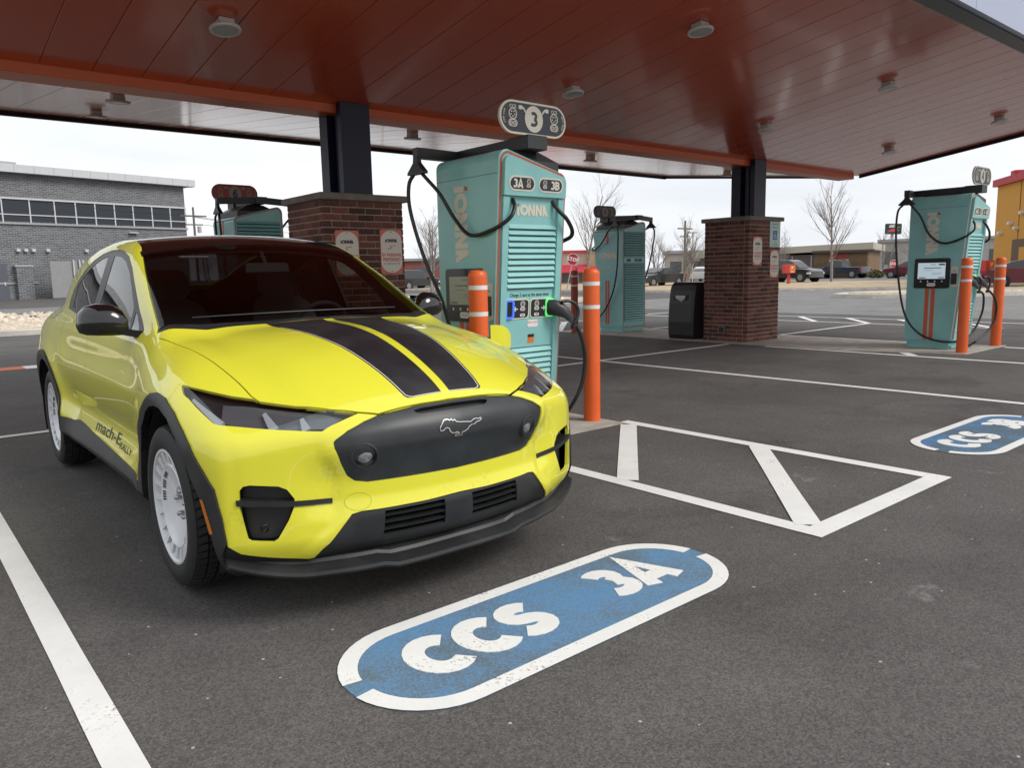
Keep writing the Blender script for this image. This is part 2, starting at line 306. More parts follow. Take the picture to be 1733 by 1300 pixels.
def hatch(x0, x1, y0, y1, crosses, y2=None):
    seg('hatch_edge', (x0, y0 + .0), (x0, y1), .115, z=.0046); seg('hatch_edge', (x1, y0), (x1, y1 if y2 is None else y2), .115, z=.0046); seg('hatch_edge', (x0 - .057, y0), (x1 + .057, y0), .125, z=.0052)
    for (a, b) in crosses: seg('hatch_bar', a, b, .14, z=.0058)
hatch(3.585, 5.10, 1.90, 4.56, [((5.02, 4.43), (3.64, 3.22)), ((5.07, 3.17), (3.66, 1.98))])
hatch(11.80, 13.9, 1.7, 6.0, [((13.9, 3.9), (11.85, 2.3))], 4.3)
seg('hatch_edge', (11.80, 6.0), (11.80, 7.3), .115); seg('hatch_bar', (12.25, 5.20), (11.85, 4.85), .14, z=.0058); seg('hatch_bar', (14.3, 4.12), (16.0, 2.75), .14, z=.0058)
seg('hatch_edge', (13.9, 5.0), (13.98, 8.3), .115, z=.0046); seg('hatch_bar', (13.95, 7.84), (13.3, 7.28), .14, z=.0058); seg('hatch_bar', (13.93, 6.55), (13.27, 5.97), .14, z=.0058)
seg('hatch_edge', (17.92, 5.6), (17.92, 15.5), .115, z=.0046); seg('hatch_edge', (19.58, 5.6), (19.58, 14.7), .115, z=.0046); seg('hatch_edge', (18.5, 15.55), (20.2, 15.5), .12)
for yy in (11.05, 9.72, 8.4, 7.1): seg('hatch_bar', (19.55, yy), (17.98, yy - 1.3), .14, z=.0058)
seg('hatch_edge', (12.05, 12.7), (13.9, 12.65), .12); seg('hatch_bar', (12.0, 12.7), (14.4, 15.0), .16, z=.0058); seg('hatch_edge', (13.9, 15.05), (16.5, 15.0), .11); seg('hatch_edge', (14.0, 11.6), (15.6, 11.4), .12)
seg('stall_line', (12.0, 12.7), (12.0, 15.3), .11)
# dashed orange and white band across the aisle behind the car
for k in range(34):
    seg('fire_lane_dash', (-6 + k * .30, 14.48), (-6 + k * .30 + .30, 14.48), .50, M_white if k % 3 == 2 else M_orp, .004)
def pill(name, cx, cy, tail, blue):
    t = thing(name, None, None); t['kind'] = 'structure'; L, H, B = 1.87, .64, .068; r = H / 2
    pts = lambda d: arc(cx + L / 2 - r, cy, r - d, r - d, -90, 90, 22) + arc(cx - L / 2 + r, cy, r - d, r - d, 90, 270, 22)
    b = MB(); b.prism(pts(.004), (0, 0, 0), X, Y, .0042, .0005); b.build('blue_field', blue, t)
    g = .035; o, i = pts(0), pts(B)
    for s in (1, -1):                       # two border halves, a gap at each end
        b = MB(); R = []
        idx = [k for k in range(len(o)) if s * (o[k][1] - cy) > g]
        if s < 0: idx = [k for k in idx if k >= 23][:] + [k for k in idx if k < 23]
        V = []
        if s > 0: ext = [(cx + L / 2 - .0015, cy + g)] ; 
        for k in idx: V += [(o[k][0], o[k][1], .0056), (i[k][0], i[k][1], .0056)]
        b.add(V, [(2 * k, 2 * k + 2, 2 * k + 3, 2 * k + 1) for k in range(len(idx) - 1)]); b.build('border', M_white, t)
    b = MB(); letters(b, 'CCS', (cx - .375, cy + .015, 0), X, Y, .285, .0064, .0015, wt=.285, gap=-.02); b.build('lettering', M_white, t)
    b = MB(); letters(b, tail, (cx + .47, cy + .03, 0), X, Y, .285, .0064, .0015, wt=.27, gap=-.02); b.build('lettering', M_white, t)
pill('painted_stall_mark', 1.995, 2.14, '3A', M_blue); pill('painted_stall_mark', 6.76, 2.16, '3B', M_blue2)

# concrete islands, flush with the lot
def slab(name, poly, h, m=M_conc, z0=-.05):
    b = MB(); b.prism(poly, (0, 0, 0), X, Y, h, z0); return tag(b.build(name, m), kind='structure')
slab('island_pavement', [(3.66, 4.5), (5.03, 4.5), (5.03, 12.6), (3.66, 12.6)], .012)
slab('island_pavement', [(12.45, 4.36), (14.16, 4.36), (13.85, 5.2), (13.85, 12.6), (12.0, 12.6), (11.88, 8.0), (11.88, 6.0)], .012)

# verge beyond the lot: kerb, gravel bed, road, far kerb
M_grav = mat('gravel', (.52, .43, .32), .95, var=.4, vscale=7, bump=1, bscale=18)
M_dry = mat('dry_verge', (.40, .31, .20), .95, var=.3, vscale=1.5, bump=.6, bscale=12)
bed = MB(); bed.prism([(-60, 23.9), (21.5, 23.9), (26.5, 26.2), (27.5, 30.5), (-60, 40.5)], (0, 0, 0), X, Y, .10, -.05); tag(bed.build('gravel_bed', M_grav), kind='structure')
k = MB(); k.box(-60, 21.4, 23.6, 23.9, -.05, .15, .02); k.ring_loft([[(x, y - .16, -.05), (x, y - .16, .15), (x, y + .13, .15), (x, y + .13, -.05)] for x, y in ((21.4, 23.76), (23.8, 24.1), (26.0, 25.6), (27.4, 28.0), (27.6, 31))]); tag(k.build('kerb', M_kerb), kind='structure')
rocks = MB()
for i in range(2600):
    x = random.uniform(-6, 26); y = random.uniform(24.1, 38); s = random.uniform(.05, .13) * (1 if y < 30 else 1.5)
    if x > 21 and y < 24 + (x - 21) * .6: continue
    V = []; 
    for sx, sy, sz in ((1, 0, 0), (-1, 0, 0), (0, 1, 0), (0, -1, 0), (0, 0, 1), (0, 0, -1)): V.append((x + sx * s * random.uniform(.7, 1.2), y + sy * s * random.uniform(.7, 1.2), .10 + sz * s * random.uniform(.4, .8)))
    rocks.add(V, [(0, 2, 4), (2, 1, 4), (1, 3, 4), (3, 0, 4), (2, 0, 5), (1, 2, 5), (3, 1, 5), (0, 3, 5)])
tag(rocks.build('gravel', mat('gravel_stone', (.56, .48, .38), .9, var=.35, vscale=3)), 'tan river stones spread over the bed behind the kerb', 'gravel', kind='stuff')
tag(sheet('road', 21, 420, -200, 23.4, .003, M_road), kind='structure')
tag(sheet('road', -200, 420, 40.6, 49, .004, M_road), kind='structure')
s2 = MB(); s2.prism([(31.5, 14.6), (33, 12.4), (60, 0.5), (60, 5), (34, 17.2), (32, 16.6)], (0, 0, 0), X, Y, .17, -.05); tag(s2.build('traffic_island', M_kerb), kind='structure')
s2 = MB(); s2.prism([(32.1, 14.6), (33.3, 12.9), (60, 1.1), (60, 4.4), (34, 16.6), (32.4, 16.1)], (0, 0, 0), X, Y, .21, .10); tag(s2.build('gravel_bed', M_grav), kind='structure')
s2 = MB(); s2.prism([(36, 29.5), (62, -8), (160, -60), (160, 120), (36, 60)], (0, 0, 0), X, Y, .14, -.05); tag(s2.build('verge', M_kerb), kind='structure')
s2 = MB(); s2.prism([(36.6, 29.7), (62.4, -7.5), (160, -59), (160, 119), (36.6, 59)], (0, 0, 0), X, Y, .17, .1); tag(s2.build('verge', M_dry), kind='structure')
tag(sheet('road', 61, 170, -50, 150, .176, M_road), kind='structure')

# ================================================================ canopy (butterfly roof on two brick piers)
M_soff = mat('soffit_terracotta', (.60, .092, .034), .27, spec=.5, coat=.85, coat_rough=.11, bump=.03, bscale=2.5)
M_soffb = mat('soffit_beam', (.60, .115, .035), .42, spec=.5)
M_navy = mat('post_navy', (.007, .010, .030), .42, spec=.35)
M_trim = mat('edge_trim_black', (.008, .008, .010), .5)
M_fasc = mat('fascia_pale', (.36, .39, .50), .35, metal=.3)
M_band = mat('fascia_band', (.030, .036, .046), .4)
CX0, CX1, YF, YB = .35, 16.75, 3.54, 13.35
canopy = thing('canopy', 'butterfly roofed station canopy with terracotta panelled soffit over the chargers', 'canopy')
zf = lambda y: 3.28 + .146 * (8.2 - y)
zb = lambda y: 3.30 + .108 * (y - 8.7)
P0 = 1.385 - 3 * .4256
def panel_mesh(y0, y1, zz, w):
    b = MB(); g = .0025; t = .022; c = .004
    prof = [(g, t), (g, .003), (g + c, 0), (w - g - c, 0), (w - g, .003), (w - g, t)]
    b.ring_loft([[(p[0], y0, zz(y0) + p[1]) for p in prof], [(p[0], y1, zz(y1) + p[1]) for p in prof]]); return b
pf = panel_mesh(YF, 8.22, zf, .4256).build('soffit_panel', M_soff, canopy); pb = panel_mesh(8.60, YB, zb, .4256).build('soffit_panel', M_soff, canopy)
first = True
n = 0; x = P0
while x < CX1 - .1:
    if x + .4256 > CX1: x = CX1 - .4256 + .0
    for q in (pf, pb):
        if n == 0: o = q
        else: o = q.copy(); COL.objects.link(o); o.parent = canopy
        o.location = (x, 0, 0 if n % 2 == 0 else .0006)
    x += .4256; n += 1
b = MB()                                                   # deck above the panels, so no light leaks
b.ring_loft([[(CX0 - .3, YF, zf(YF) + .025), (CX0 - .3, 8.25, zf(8.25) + .03), (CX0 - .3, 8.58, zb(8.58) + .03), (CX0 - .3, YB, zb(YB) + .025), (CX0 - .3, YB, zb(YB) + .35), (CX0 - .3, 8.4, 3.75), (CX0 - .3, YF, zf(YF) + .35)],
             [(CX1, YF, zf(YF) + .025), (CX1, 8.25, zf(8.25) + .03), (CX1, 8.58, zb(8.58) + .03), (CX1, YB, zb(YB) + .025), (CX1, YB, zb(YB) + .35), (CX1, 8.4, 3.75), (CX1, YF, zf(YF) + .35)]])
b.build('roof_deck', M_band, canopy)
b = MB(); b.box(CX0 - .3, CX1 - .28, 8.17, 8.52, 3.19, 3.40, .006); b.build('valley_beam', M_soffb, canopy)
b = MB(); b.box(CX0 - .3, CX1, YF - .19, YF, zf(YF) - .035, zf(YF) + .02); b.build('edge_band', M_band, canopy)
b = MB(); x = CX0 - .3
while x < CX1:
    b.box(x + .004, min(x + 1.5, CX1 + .02) - .004, YF - .26, YF - .19, zf(YF) - .02, zf(YF) + .55); x += 1.5
b.build('fascia', M_fasc, canopy)
b = MB(); b.ring_loft([[(x, YF - .1, zf(YF) - .05), (x, YF - .1, zf(YF) + .4), (x, 8.2, zf(8.2) + .45), (x, 8.2, zf(8.2) - .045)] for x in (CX1, CX1 + .05)])
b.ring_loft([[(x, 8.6, zb(8.6) - .03), (x, 8.6, zb(8.6) + .45), (x, YB, zb(YB) + .4), (x, YB, zb(YB) - .05)] for x in (CX1 - .2, CX1 - .13)])
b.box(CX0 - .3, CX1 - .13, YB, YB + .06, zb(YB) - .06, zb(YB) + .4); b.build('edge_trim', M_trim, canopy)
M_lamp = mat('lamp_housing', (.66, .63, .60), .45); M_lens = mat('lamp_lens', (.46, .46, .45), .25, spec=.6)
def lamp(x, y, zz, slope, label):
    t = thing('canopy_light', label, 'light', (x, y, zz - .002), 0, 'round downlights under the canopy'); t.rotation_euler = (math.atan(slope), 0, 0)
    b = MB(); b.box(-.062, .062, -.062, .062, -.062, 0, .004); b.build('mounting_box', M_lamp, t)
    b = MB(); b.lathe([(.08, -.058), (.125, -.064), (.130, -.076), (.125, -.090), (.110, -.092), (.107, -.086)], 32, cap=False); b.lathe([(.081, -.0585), (.02, -.0585)], 32, cap=True); b.build('ring', M_lamp, t)
    b = MB(); b.lathe([(.108, -.087), (.06, -.092), (.0, -.094)], 32); b.build('lens', M_lens, t)
LX = [2.53, 6.6, 10.7, 14.8]
W4 = ['beside the car roof', 'above the sign of charger three', 'beyond the second brick pier', 'at the open end of the canopy']
for i, x in enumerate(LX):
    lamp(x, 6.70, zf(6.70), -.146, 'round grey downlight on the front soffit by the beam, %s from the left' % ['first', 'second', 'third', 'fourth'][i])
    if i: lamp(x, 4.90, zf(4.90), -.146, 'round grey downlight by the outer edge of the front soffit, %s from the left' % ['', 'first', 'second', 'third'][i])
for i, (x, y) in enumerate(((2.33, 9.45), (2.6, 11.7), (6.4, 9.85), (10.6, 10.3), (14.8, 10.2))):
    lamp(x, y, zb(y), .108, 'downlight hanging from the far soffit behind the beam, %s from the left' % ['first', 'second', 'third', 'fourth', 'fifth'][i])

# brick piers
def brick_mat():
    m = bpy.data.materials.new('brick_red'); m.use_nodes = True; n = m.node_tree; b = n.nodes['Principled BSDF']; L = n.links.new
    oi = n.nodes.new('ShaderNodeObjectInfo'); r = n.nodes.new('ShaderNodeValToRGB'); r.color_ramp.elements[0].color = (.062, .024, .018, 1); r.color_ramp.elements[1].color = (.205, .076, .052, 1)
    L(oi.outputs['Random'], r.inputs[0]); t = n.nodes.new('ShaderNodeTexCoord'); z = n.nodes.new('ShaderNodeTexNoise'); z.inputs['Scale'].default_value = 30; z.inputs['Detail'].default_value = 6; L(t.outputs['Object'], z.inputs[0])
    mr = n.nodes.new('ShaderNodeMapRange'); mr.inputs[1].default_value = .3; mr.inputs[2].default_value = .7; mr.inputs[3].default_value = .7; mr.inputs[4].default_value = 1.25; L(z.outputs[0], mr.inputs[0])
    mu = n.nodes.new('ShaderNodeMix'); mu.data_type = 'RGBA'; mu.blend_type = 'MULTIPLY'; mu.inputs[0].default_value = 1; L(r.outputs[0], mu.inputs[6]); L(mr.outputs[0], mu.inputs[7]); L(mu.outputs[2], b.inputs['Base Color'])
    b.inputs['Roughness'].default_value = .85; bp = n.nodes.new('ShaderNodeBump'); bp.inputs['Strength'].default_value = .6; bp.inputs['Distance'].default_value = .004; L(z.outputs[0], bp.inputs['Height']); L(bp.outputs[0], b.inputs['Normal']); return m
M_brick = brick_mat(); M_mort = mat('mortar', (.33, .28, .245), .95, var=.2, vscale=8, bump=.5, bscale=60); M_cap = mat('pier_cap_stone', (.20, .17, .145), .85, var=.25, vscale=4, bump=.5, bscale=40)
BR = {}
def brick_mesh(l):
    k = round(l, 3)
    if k not in BR:
        b = MB(); b.box(-l / 2, l / 2, -.045, .045, -.0325, .0325, .004); o = b.build('brick', M_brick); BR[k] = o.data; bpy.data.objects.remove(o)
    return BR[k]
def pier(x0, x1, y0, y1, label):
    t = thing('brick_pier', label, 'pillar', ((x0 + x1) / 2, (y0 + y1) / 2, 0)); w, d = (x1 - x0) / 2, (y1 - y0) / 2; H = 2.20; rows = 29; dz = H / rows; mod = .213
    b = MB(); b.box(-w + .0055, w - .0055, -d + .0055, d - .0055, 0, H); b.build('mortar_core', M_mort, t)
    back = MB()
    for r in range(rows):
        z = dz * (r + .5)
        for face in range(4):
            full = (r + face) % 2 == 0; half = w if face % 2 == 0 else d; a0, a1 = (-half, half) if full else (-half + .1, half - .1); dist = d if face % 2 == 0 else w
            p = a0
            while p < a1 - .02:
                l = min(mod, a1 - p); l = a1 - p if a1 - p - l < .05 else l
                e0 = 0 if (full and p == a0) else .0055; e1 = 0 if (full and p + l > a1 - 1e-6) else .0055; c = p + l / 2 + (e0 - e1) / 2; L = l - e0 - e1; j = random.uniform(-.0025, .0025)
                pos, rot = [((c, -dist + .045 + j, z), 0), ((dist - .045 - j, c, z), PI / 2), ((-c, dist - .045 - j, z), PI), ((-dist + .045 + j, -c, z), -PI / 2)][face]
                if face in (0, 3):
                    o = bpy.data.objects.new('brick', brick_mesh(L)); COL.objects.link(o); o.parent = t; o.location = pos; o.rotation_euler = (0, 0, rot)
                else:
                    hx, hy = (L / 2, .045) if face == 2 else (.045, L / 2); back.box(pos[0] - hx, pos[0] + hx, pos[1] - hy, pos[1] + hy, z - .0325, z + .0325, .003)
                p += l
    o = back.build('brickwork', M_brick, t); o['kind'] = 'stuff'
    b = MB(); b.box(-w - .05, w + .05, -d - .05, d + .05, H, H + .075, .008); b.build('capstone', M_cap, t)
    # paired steel post carrying the beam
    ys = 8.05 - (y0 + y1) / 2
    b = MB(); b.box(-.17, .20, ys, ys + .09, H + .075, 3.30, .004); b.box(-.13, .10, ys + .14, ys + .22, H + .075, 3.22, .004); b.box(-.20, .17, ys + .28, ys + .47, H + .075, 3.195, .004); b.box(-.06, .06, ys + .09, ys + .3, H + .075, 3.20); b.build('steel_post', M_navy, t)
    return t
pier1 = pier(3.94, 4.96, 7.92, 8.85, 'red brick pier behind the yellow car carrying two parking signs')
pier2 = pier(12.19, 13.21, 7.92, 8.87, 'red brick pier beside the black bin with an accessible parking sign')
b = MB(); b.box(-.07, .07, -.02, .02, -.07, .07, .004); o = b.build('vent', mat('vent_grey', (.16, .15, .14), .6), pier2, (-.525, .05, .22), PI / 2); b = MB(); b.box(-.05, .05, -.004, .0, -.05, .05); b.build('vent_hole', M_trim, o, (0, .0225, 0))

# parking signs screwed on the piers
M_cream = mat('sign_cream', (.70, .66, .58), .45); M_coral = mat('sign_coral', (.62, .16, .10), .45); M_ink = mat('sign_ink', (.02, .02, .025), .5); M_redink = mat('sign_red', (.55, .05, .03), .5)
def ev_sign(loc, rot, label):
    """local frame: x across, z up, facing -y"""
    t = thing('parking_sign', label, 'sign', loc, rot, 'EV parking signs on the brick piers'); w, h = .235, .46; t.scale = (1.26, 1, 1.12)
    b = MB(); b.prism(rrect(-w / 2, w / 2, -h / 2, h / 2, .025), (0, 0, 0), X, Z, .004); b.build('plate', M_coral, t)
    b = MB(); r = w / 2 - .006; b.prism(arc(0, h / 2 - .012 - r * .92, r, r * .92, 0, 180, 16) + arc(0, -h / 2 + .012 + r * .92, r, r * .92, 180, 360, 16), (0, -.004, 0), X, Z, .0012); b.build('panel', M_cream, t)
    b = MB(); ionna(b, (0, -.0052, .115), X, Z, .036, .0006); text_mesh(b, 'ALL VEHICLES WELCOME', (0, -.0058, -.125), X, Z, .0175, 0, .012, squeeze=.9); b.build('lettering', M_ink, t)
    b = MB(); text_mesh(b, 'EV PARKING', (0, -.0058, -.035), X, Z, .048, 0, .025, squeeze=.78); text_mesh(b, 'PREFERRED', (0, -.0058, -.083), X, Z, .048, 0, .025, squeeze=.78)
    ribbon(b, [(-.045, .025), (.0, .035), (-.012, .058), (.045, .066)], .006, (0, -.0052, 0), X, Z, .0006); b.build('lettering', M_redink, t)
    b = MB(); 
    for z in (.205, -.205): b.lathe([(.006, -.007), (.006, 0)], 10, (0, 0, z), 'y')
    b.build('screw', M_ink, t)
ev_sign((4.21, 7.917, 1.61), 0, 'coral and cream parking sign on the near pier, half hidden behind the windshield')
ev_sign((4.785, 7.917, 1.63), 0, 'coral EV PARKING PREFERRED sign standing clear of the windshield on the near pier')
ev_sign((12.46, 7.917, 1.655), 0, 'coral EV parking sign on the far pier, left of the accessible sign')
ev_sign((13.03, 7.917, 1.42), 0, 'coral and cream EV parking sign right below the accessible sign')
t = thing('accessible_parking_sign', 'pale green reserved parking sign with a blue wheelchair square on the far pier', 'sign', (13.025, 7.917, 1.966)); w, h = .35, .48
b = MB(); b.prism(rrect(-w / 2, w / 2, -h / 2, h / 2, .02), (0, 0, 0), X, Z, .004); b.build('plate', mat('sign_pale_green', (.50, .66, .58), .4), t)
b = MB(); b.prism(rrect(-.07, .07, -.085, .085, .006), (0, -.004, -.02), X, Z, .001); b.build('blue_square', mat('sign_blue', (.01, .07, .42), .4), t)
b = MB(); ribbon(b, [(-.008, .04), (-.008, -.005), (.025, -.005), (.04, -.045)], .012, (0, -.005, -.02), X, Z, .001); ribbon(b, arc(-.006, -.022, .035, .035, 110, 330, 10), .010, (0, -.005, -.02), X, Z, .0014); b.prism(arc(-.008, .058, .011, .011, 0, 360, 10)[:-1], (0, -.005, -.02), X, Z, .001); b.build('symbol', mat('sign_white', (.8, .8, .78), .4), t)
b = MB(); M_grn = mat('sign_green_ink', (.03, .22, .16), .5)
text_mesh(b, 'RESERVED', (0, -.0045, .175), X, Z, .05, 0, .01, squeeze=.9); text_mesh(b, 'PARKING', (0, -.0045, .115), X, Z, .05, 0, .01, squeeze=.9); text_mesh(b, 'VAN', (0, -.0045, -.14), X, Z, .036, 0, .01); text_mesh(b, 'ACCESSIBLE', (0, -.0045, -.19), X, Z, .036, 0, .01); ribbon(b, rrect(-w / 2 + .01, w / 2 - .01, -h / 2 + .01, h / 2 - .01, .016)[:-1], .004, (0, -.004, 0), X, Z, .0008, 0, True); b.build('lettering', M_grn, t)

# bollards
M_bol = mat('bollard_orange', (.72, .112, .016), .40, spec=.5, var=.06, vscale=6, bump=.05, bscale=8); M_tape = mat('bollard_tape', (.72, .70, .68), .35); M_bolr = mat('bollard_dark_red', (.34, .055, .022), .5)  # the far bollard has a darker red than the rest
def bollard(x, y, label, h=1.37, r=.075, m=M_bol):
    t = thing('bollard', label, 'bollard', (x, y, .008), 0, 'orange bollards guarding the chargers')
    b = MB(); b.lathe([(r, 0), (r, h - .055), (r * .98, h - .035), (r * .86, h - .014), (r * .62, h - .003), (0, h)], 32); b.build('sleeve', m, t)
    for z in (h - .135, h - .34):
        b = MB(); b.lathe([(r + .0012, z - .017), (r + .0012, z + .017)], 32, cap=False); b.build('tape_band', M_tape, t)
bollard(4.92, 4.78, 'tall orange bollard with two white bands nearest the car, right of charger three')
bollard(3.655, 4.78, 'orange bollard with two white bands rising behind the yellow hood')
bollard(12.63, 4.48, 'orange bollard with two white bands in front of the far right charger screen side', 1.43, .078)
bollard(14.03, 4.48, 'orange bollard with two white bands on the outer side of the far right charger', 1.43, .078)
bollard(12.04, 12.22, 'darker red bollard with two white bands standing behind the near bollard', 1.38, .08, M_bolr)

# waste bin
M_bin = mat('bin_black', (.012, .012, .013), .45, bump=.15, bscale=90)
t = thing('waste_bin', 'black plastic waste bin with towel slot beside the far brick pier', 'bin', (12.33, 9.32, .012)); t.scale = (1, 1, 1.09)
b = MB(); rings = []
for z, w, f in ((0, .24, -.26), (.07, .26, -.29), (.30, .265, -.30), (.62, .255, -.275), (.86, .245, -.235), (.95, .24, -.20), (1.0, .22, -.12)):
    rings.append([(w, -.30 + .02, z), (w, .30 - .02, z)] + [(w - .02, .30, z), (f + .04, .30, z), (f, .26, z), (f, -.26, z), (f + .04, -.30, z), (w - .02, -.30, z)])
b.ring_loft(rings); b.build('body', M_bin, t)
b = MB(); ribbon(b, rrect(-.19, .19, .50, .80, .04)[:-1], .03, (-.262, 0, 0), -Y, Vector((.12, 0, 1)).normalized(), .02, -.06, True); b.build('opening_frame', M_bin, t)
b = MB(); b.box(-.264, -.24, -.17, .17, .52, .78); b.build('opening', M_trim, t)
b = MB(); b.add([(-.285, -.12, .72), (-.285, .10, .72), (-.275, .12, .77), (-.275, -.12, .77), (-.27, -.02, .66)], [(0, 1, 2, 3), (0, 4, 1)]); b.build('paper_towel', mat('paper', (.6, .58, .55), .8), t)
b = MB(); b.box(-.302, -.297, -.24, .24, .27, .278); b.build('seam', M_trim, t)
# ================================================================ charging dispensers
M_teal = mat('dispenser_teal', (.24, .52, .505), .38, spec=.5, coat=.15, coat_rough=.15, var=.09, vscale=3)
M_dark = mat('dispenser_black', (.018, .019, .021), .42); M_gant = mat('gantry_charcoal', (.030, .032, .034), .45)
M_trimo = mat('dispenser_trim_orange', (.46, .105, .055), .4); M_stripe = mat('dispenser_stripe', (.55, .10, .045), .45); M_or2 = mat('logo_dot_red', (.50, .07, .045), .5)
M_logo = mat('logo_cream', (.66, .62, .52), .5); M_bad = mat('badge_ink', (.022, .026, .036), .35); M_rub = mat('cable_rubber', (.010, .010, .011), .42); M_slit = mat('slit_dark', (.012, .03, .034), .7)
M_blueled = mat('led_blue', (.05, .13, .6), .4, emit=(.08, .22, 1.0), estr=.35); M_greenled = mat('led_green', (.1, .6, .15), .4, emit=(.16, 1.0, .28), estr=.45)
M_scr = mat('screen_glow', (.16, .17, .11), .2, emit=(.50, .52, .36), estr=.07); M_scrd = mat('screen_ink', (.12, .14, .10), .4); M_scrblue = mat('screen_glow_blue', (.3, .36, .4), .2, emit=(.55, .68, .75), estr=.38)
M_wh = mat('sticker_white', (.72, .70, .68), .5); M_bronze = mat('screen_border', (.012, .012, .013), .18, spec=.6)
DW, DL = .375, -.0783
FE = Vector((0, DL, 1)).normalized(); FO = Vector((0, -.25, .1))
def fp(u, z, h=0): return FO + X * u + Vector((0, DL, 1)) * (z - .1) + X.cross(FE) * h          # a point on the leaning front
def icon(mb, o, ex, ey, s, h):
    """combined charging socket: five-pin circle above two round contacts"""
    ribbon(mb, arc(0, .27 * s, .27 * s, .29 * s, 0, 360, 18)[:-1], .055 * s, o, ex, ey, h, 0, True)
    for k in range(5):
        a = PI / 2 + 2 * PI * (k + .5) / 5; mb.prism(arc(.14 * s * math.cos(a), .27 * s + .15 * s * math.sin(a), .045 * s, .05 * s, 0, 360, 6)[:-1], o, ex, ey, h)
    ribbon(mb, rrect(-.29 * s, .29 * s, -.42 * s, -.06 * s, .16 * s, 4)[:-1], .05 * s, o, ex, ey, h, 0, True)
    for k in (-1, 1): ribbon(mb, arc(k * .13 * s, -.24 * s, .085 * s, .095 * s, 0, 360, 8)[:-1], .05 * s, o, ex, ey, h, 0, True)
def hand(mb, o, ex, ey, s, flip, h):
    f = -1 if flip else 1; P = [(-.5, .28), (-.12, .34), (.30, .06), (.52, -.30), (.42, -.42), (.18, -.10), (-.02, -.02), (-.16, -.14), (-.5, -.10)]
    P = [(p[0] * s * f, p[1] * s) for p in P]; mb.prism(P if not flip else P[::-1], o, ex, ey, h)
TOPH, TOPL = 2.40, 2.25
def topz(x): return TOPH + (TOPL - TOPH) * (x + DW) / (2 * DW)
def outline(ins, z0=.1, n=5):
    r = .085 - ins * .6; x0, x1 = -DW + ins, DW - ins; P = [(x0, z0 + ins * .8), (x1, z0 + ins * .8)]
    t1, t0 = topz(x1) - ins, topz(x0) - ins
    P += [(x1 - r + r * math.cos(a), t1 - r + r * math.sin(a)) for a in [PI / 2 * k / n for k in range(n + 1)]]
    P += [(x0 + r + r * math.cos(a), t0 - r + r * math.sin(a)) for a in [PI / 2 + PI / 2 * k / n for k in range(n + 1)]]
    return P
def cable(name, pts, parent, r=.0165, n=9): b = MB(); b.tube(bez(pts, n), r, 10); return b.build(name, M_rub, parent)
def plug(parent, at, d, side):
    """charging handle: nose at 'at', pointing out along -y and to the side"""
    t = bpy.data.objects.new('charging_plug', None); COL.objects.link(t); t.parent = parent; t.location = at
    b = MB(); s = side
    b.ring_loft([[(c[0] * s + w * q[0] * .5, c[1], c[2] + hgt * q[1] * .5) for q in ((-1, -.6), (-.6, -1), (.6, -1), (1, -.6), (1, .6), (.6, 1), (-.6, 1), (-1, .6))][::s] for c, w, hgt in (((0, .03, 0), .075, .13), ((.0, -.03, 0), .085, .14), ((.035, -.075, -.01), .085, .13), ((.085, -.11, -.045), .07, .10), ((.14, -.13, -.105), .055, .075), ((.17, -.135, -.15), .048, .06))], smooth=True)
    b.build('nose', M_dark, t)
    b = MB(); b.tube(bez([(.05 * s, -.10, .05), (.12 * s, -.125, .055), (.185 * s, -.14, .015), (.205 * s, -.145, -.05), (.185 * s, -.14, -.12), (.165 * s, -.135, -.15)], 6), .016, 8); b.build('grip', M_dark, t)
    b = MB(); b.lathe([(.033, -.012), (.035, .0), (.030, .03)], 12, (.165 * s, -.135, -.185)); b.build('collar', M_dark, t)
    return t
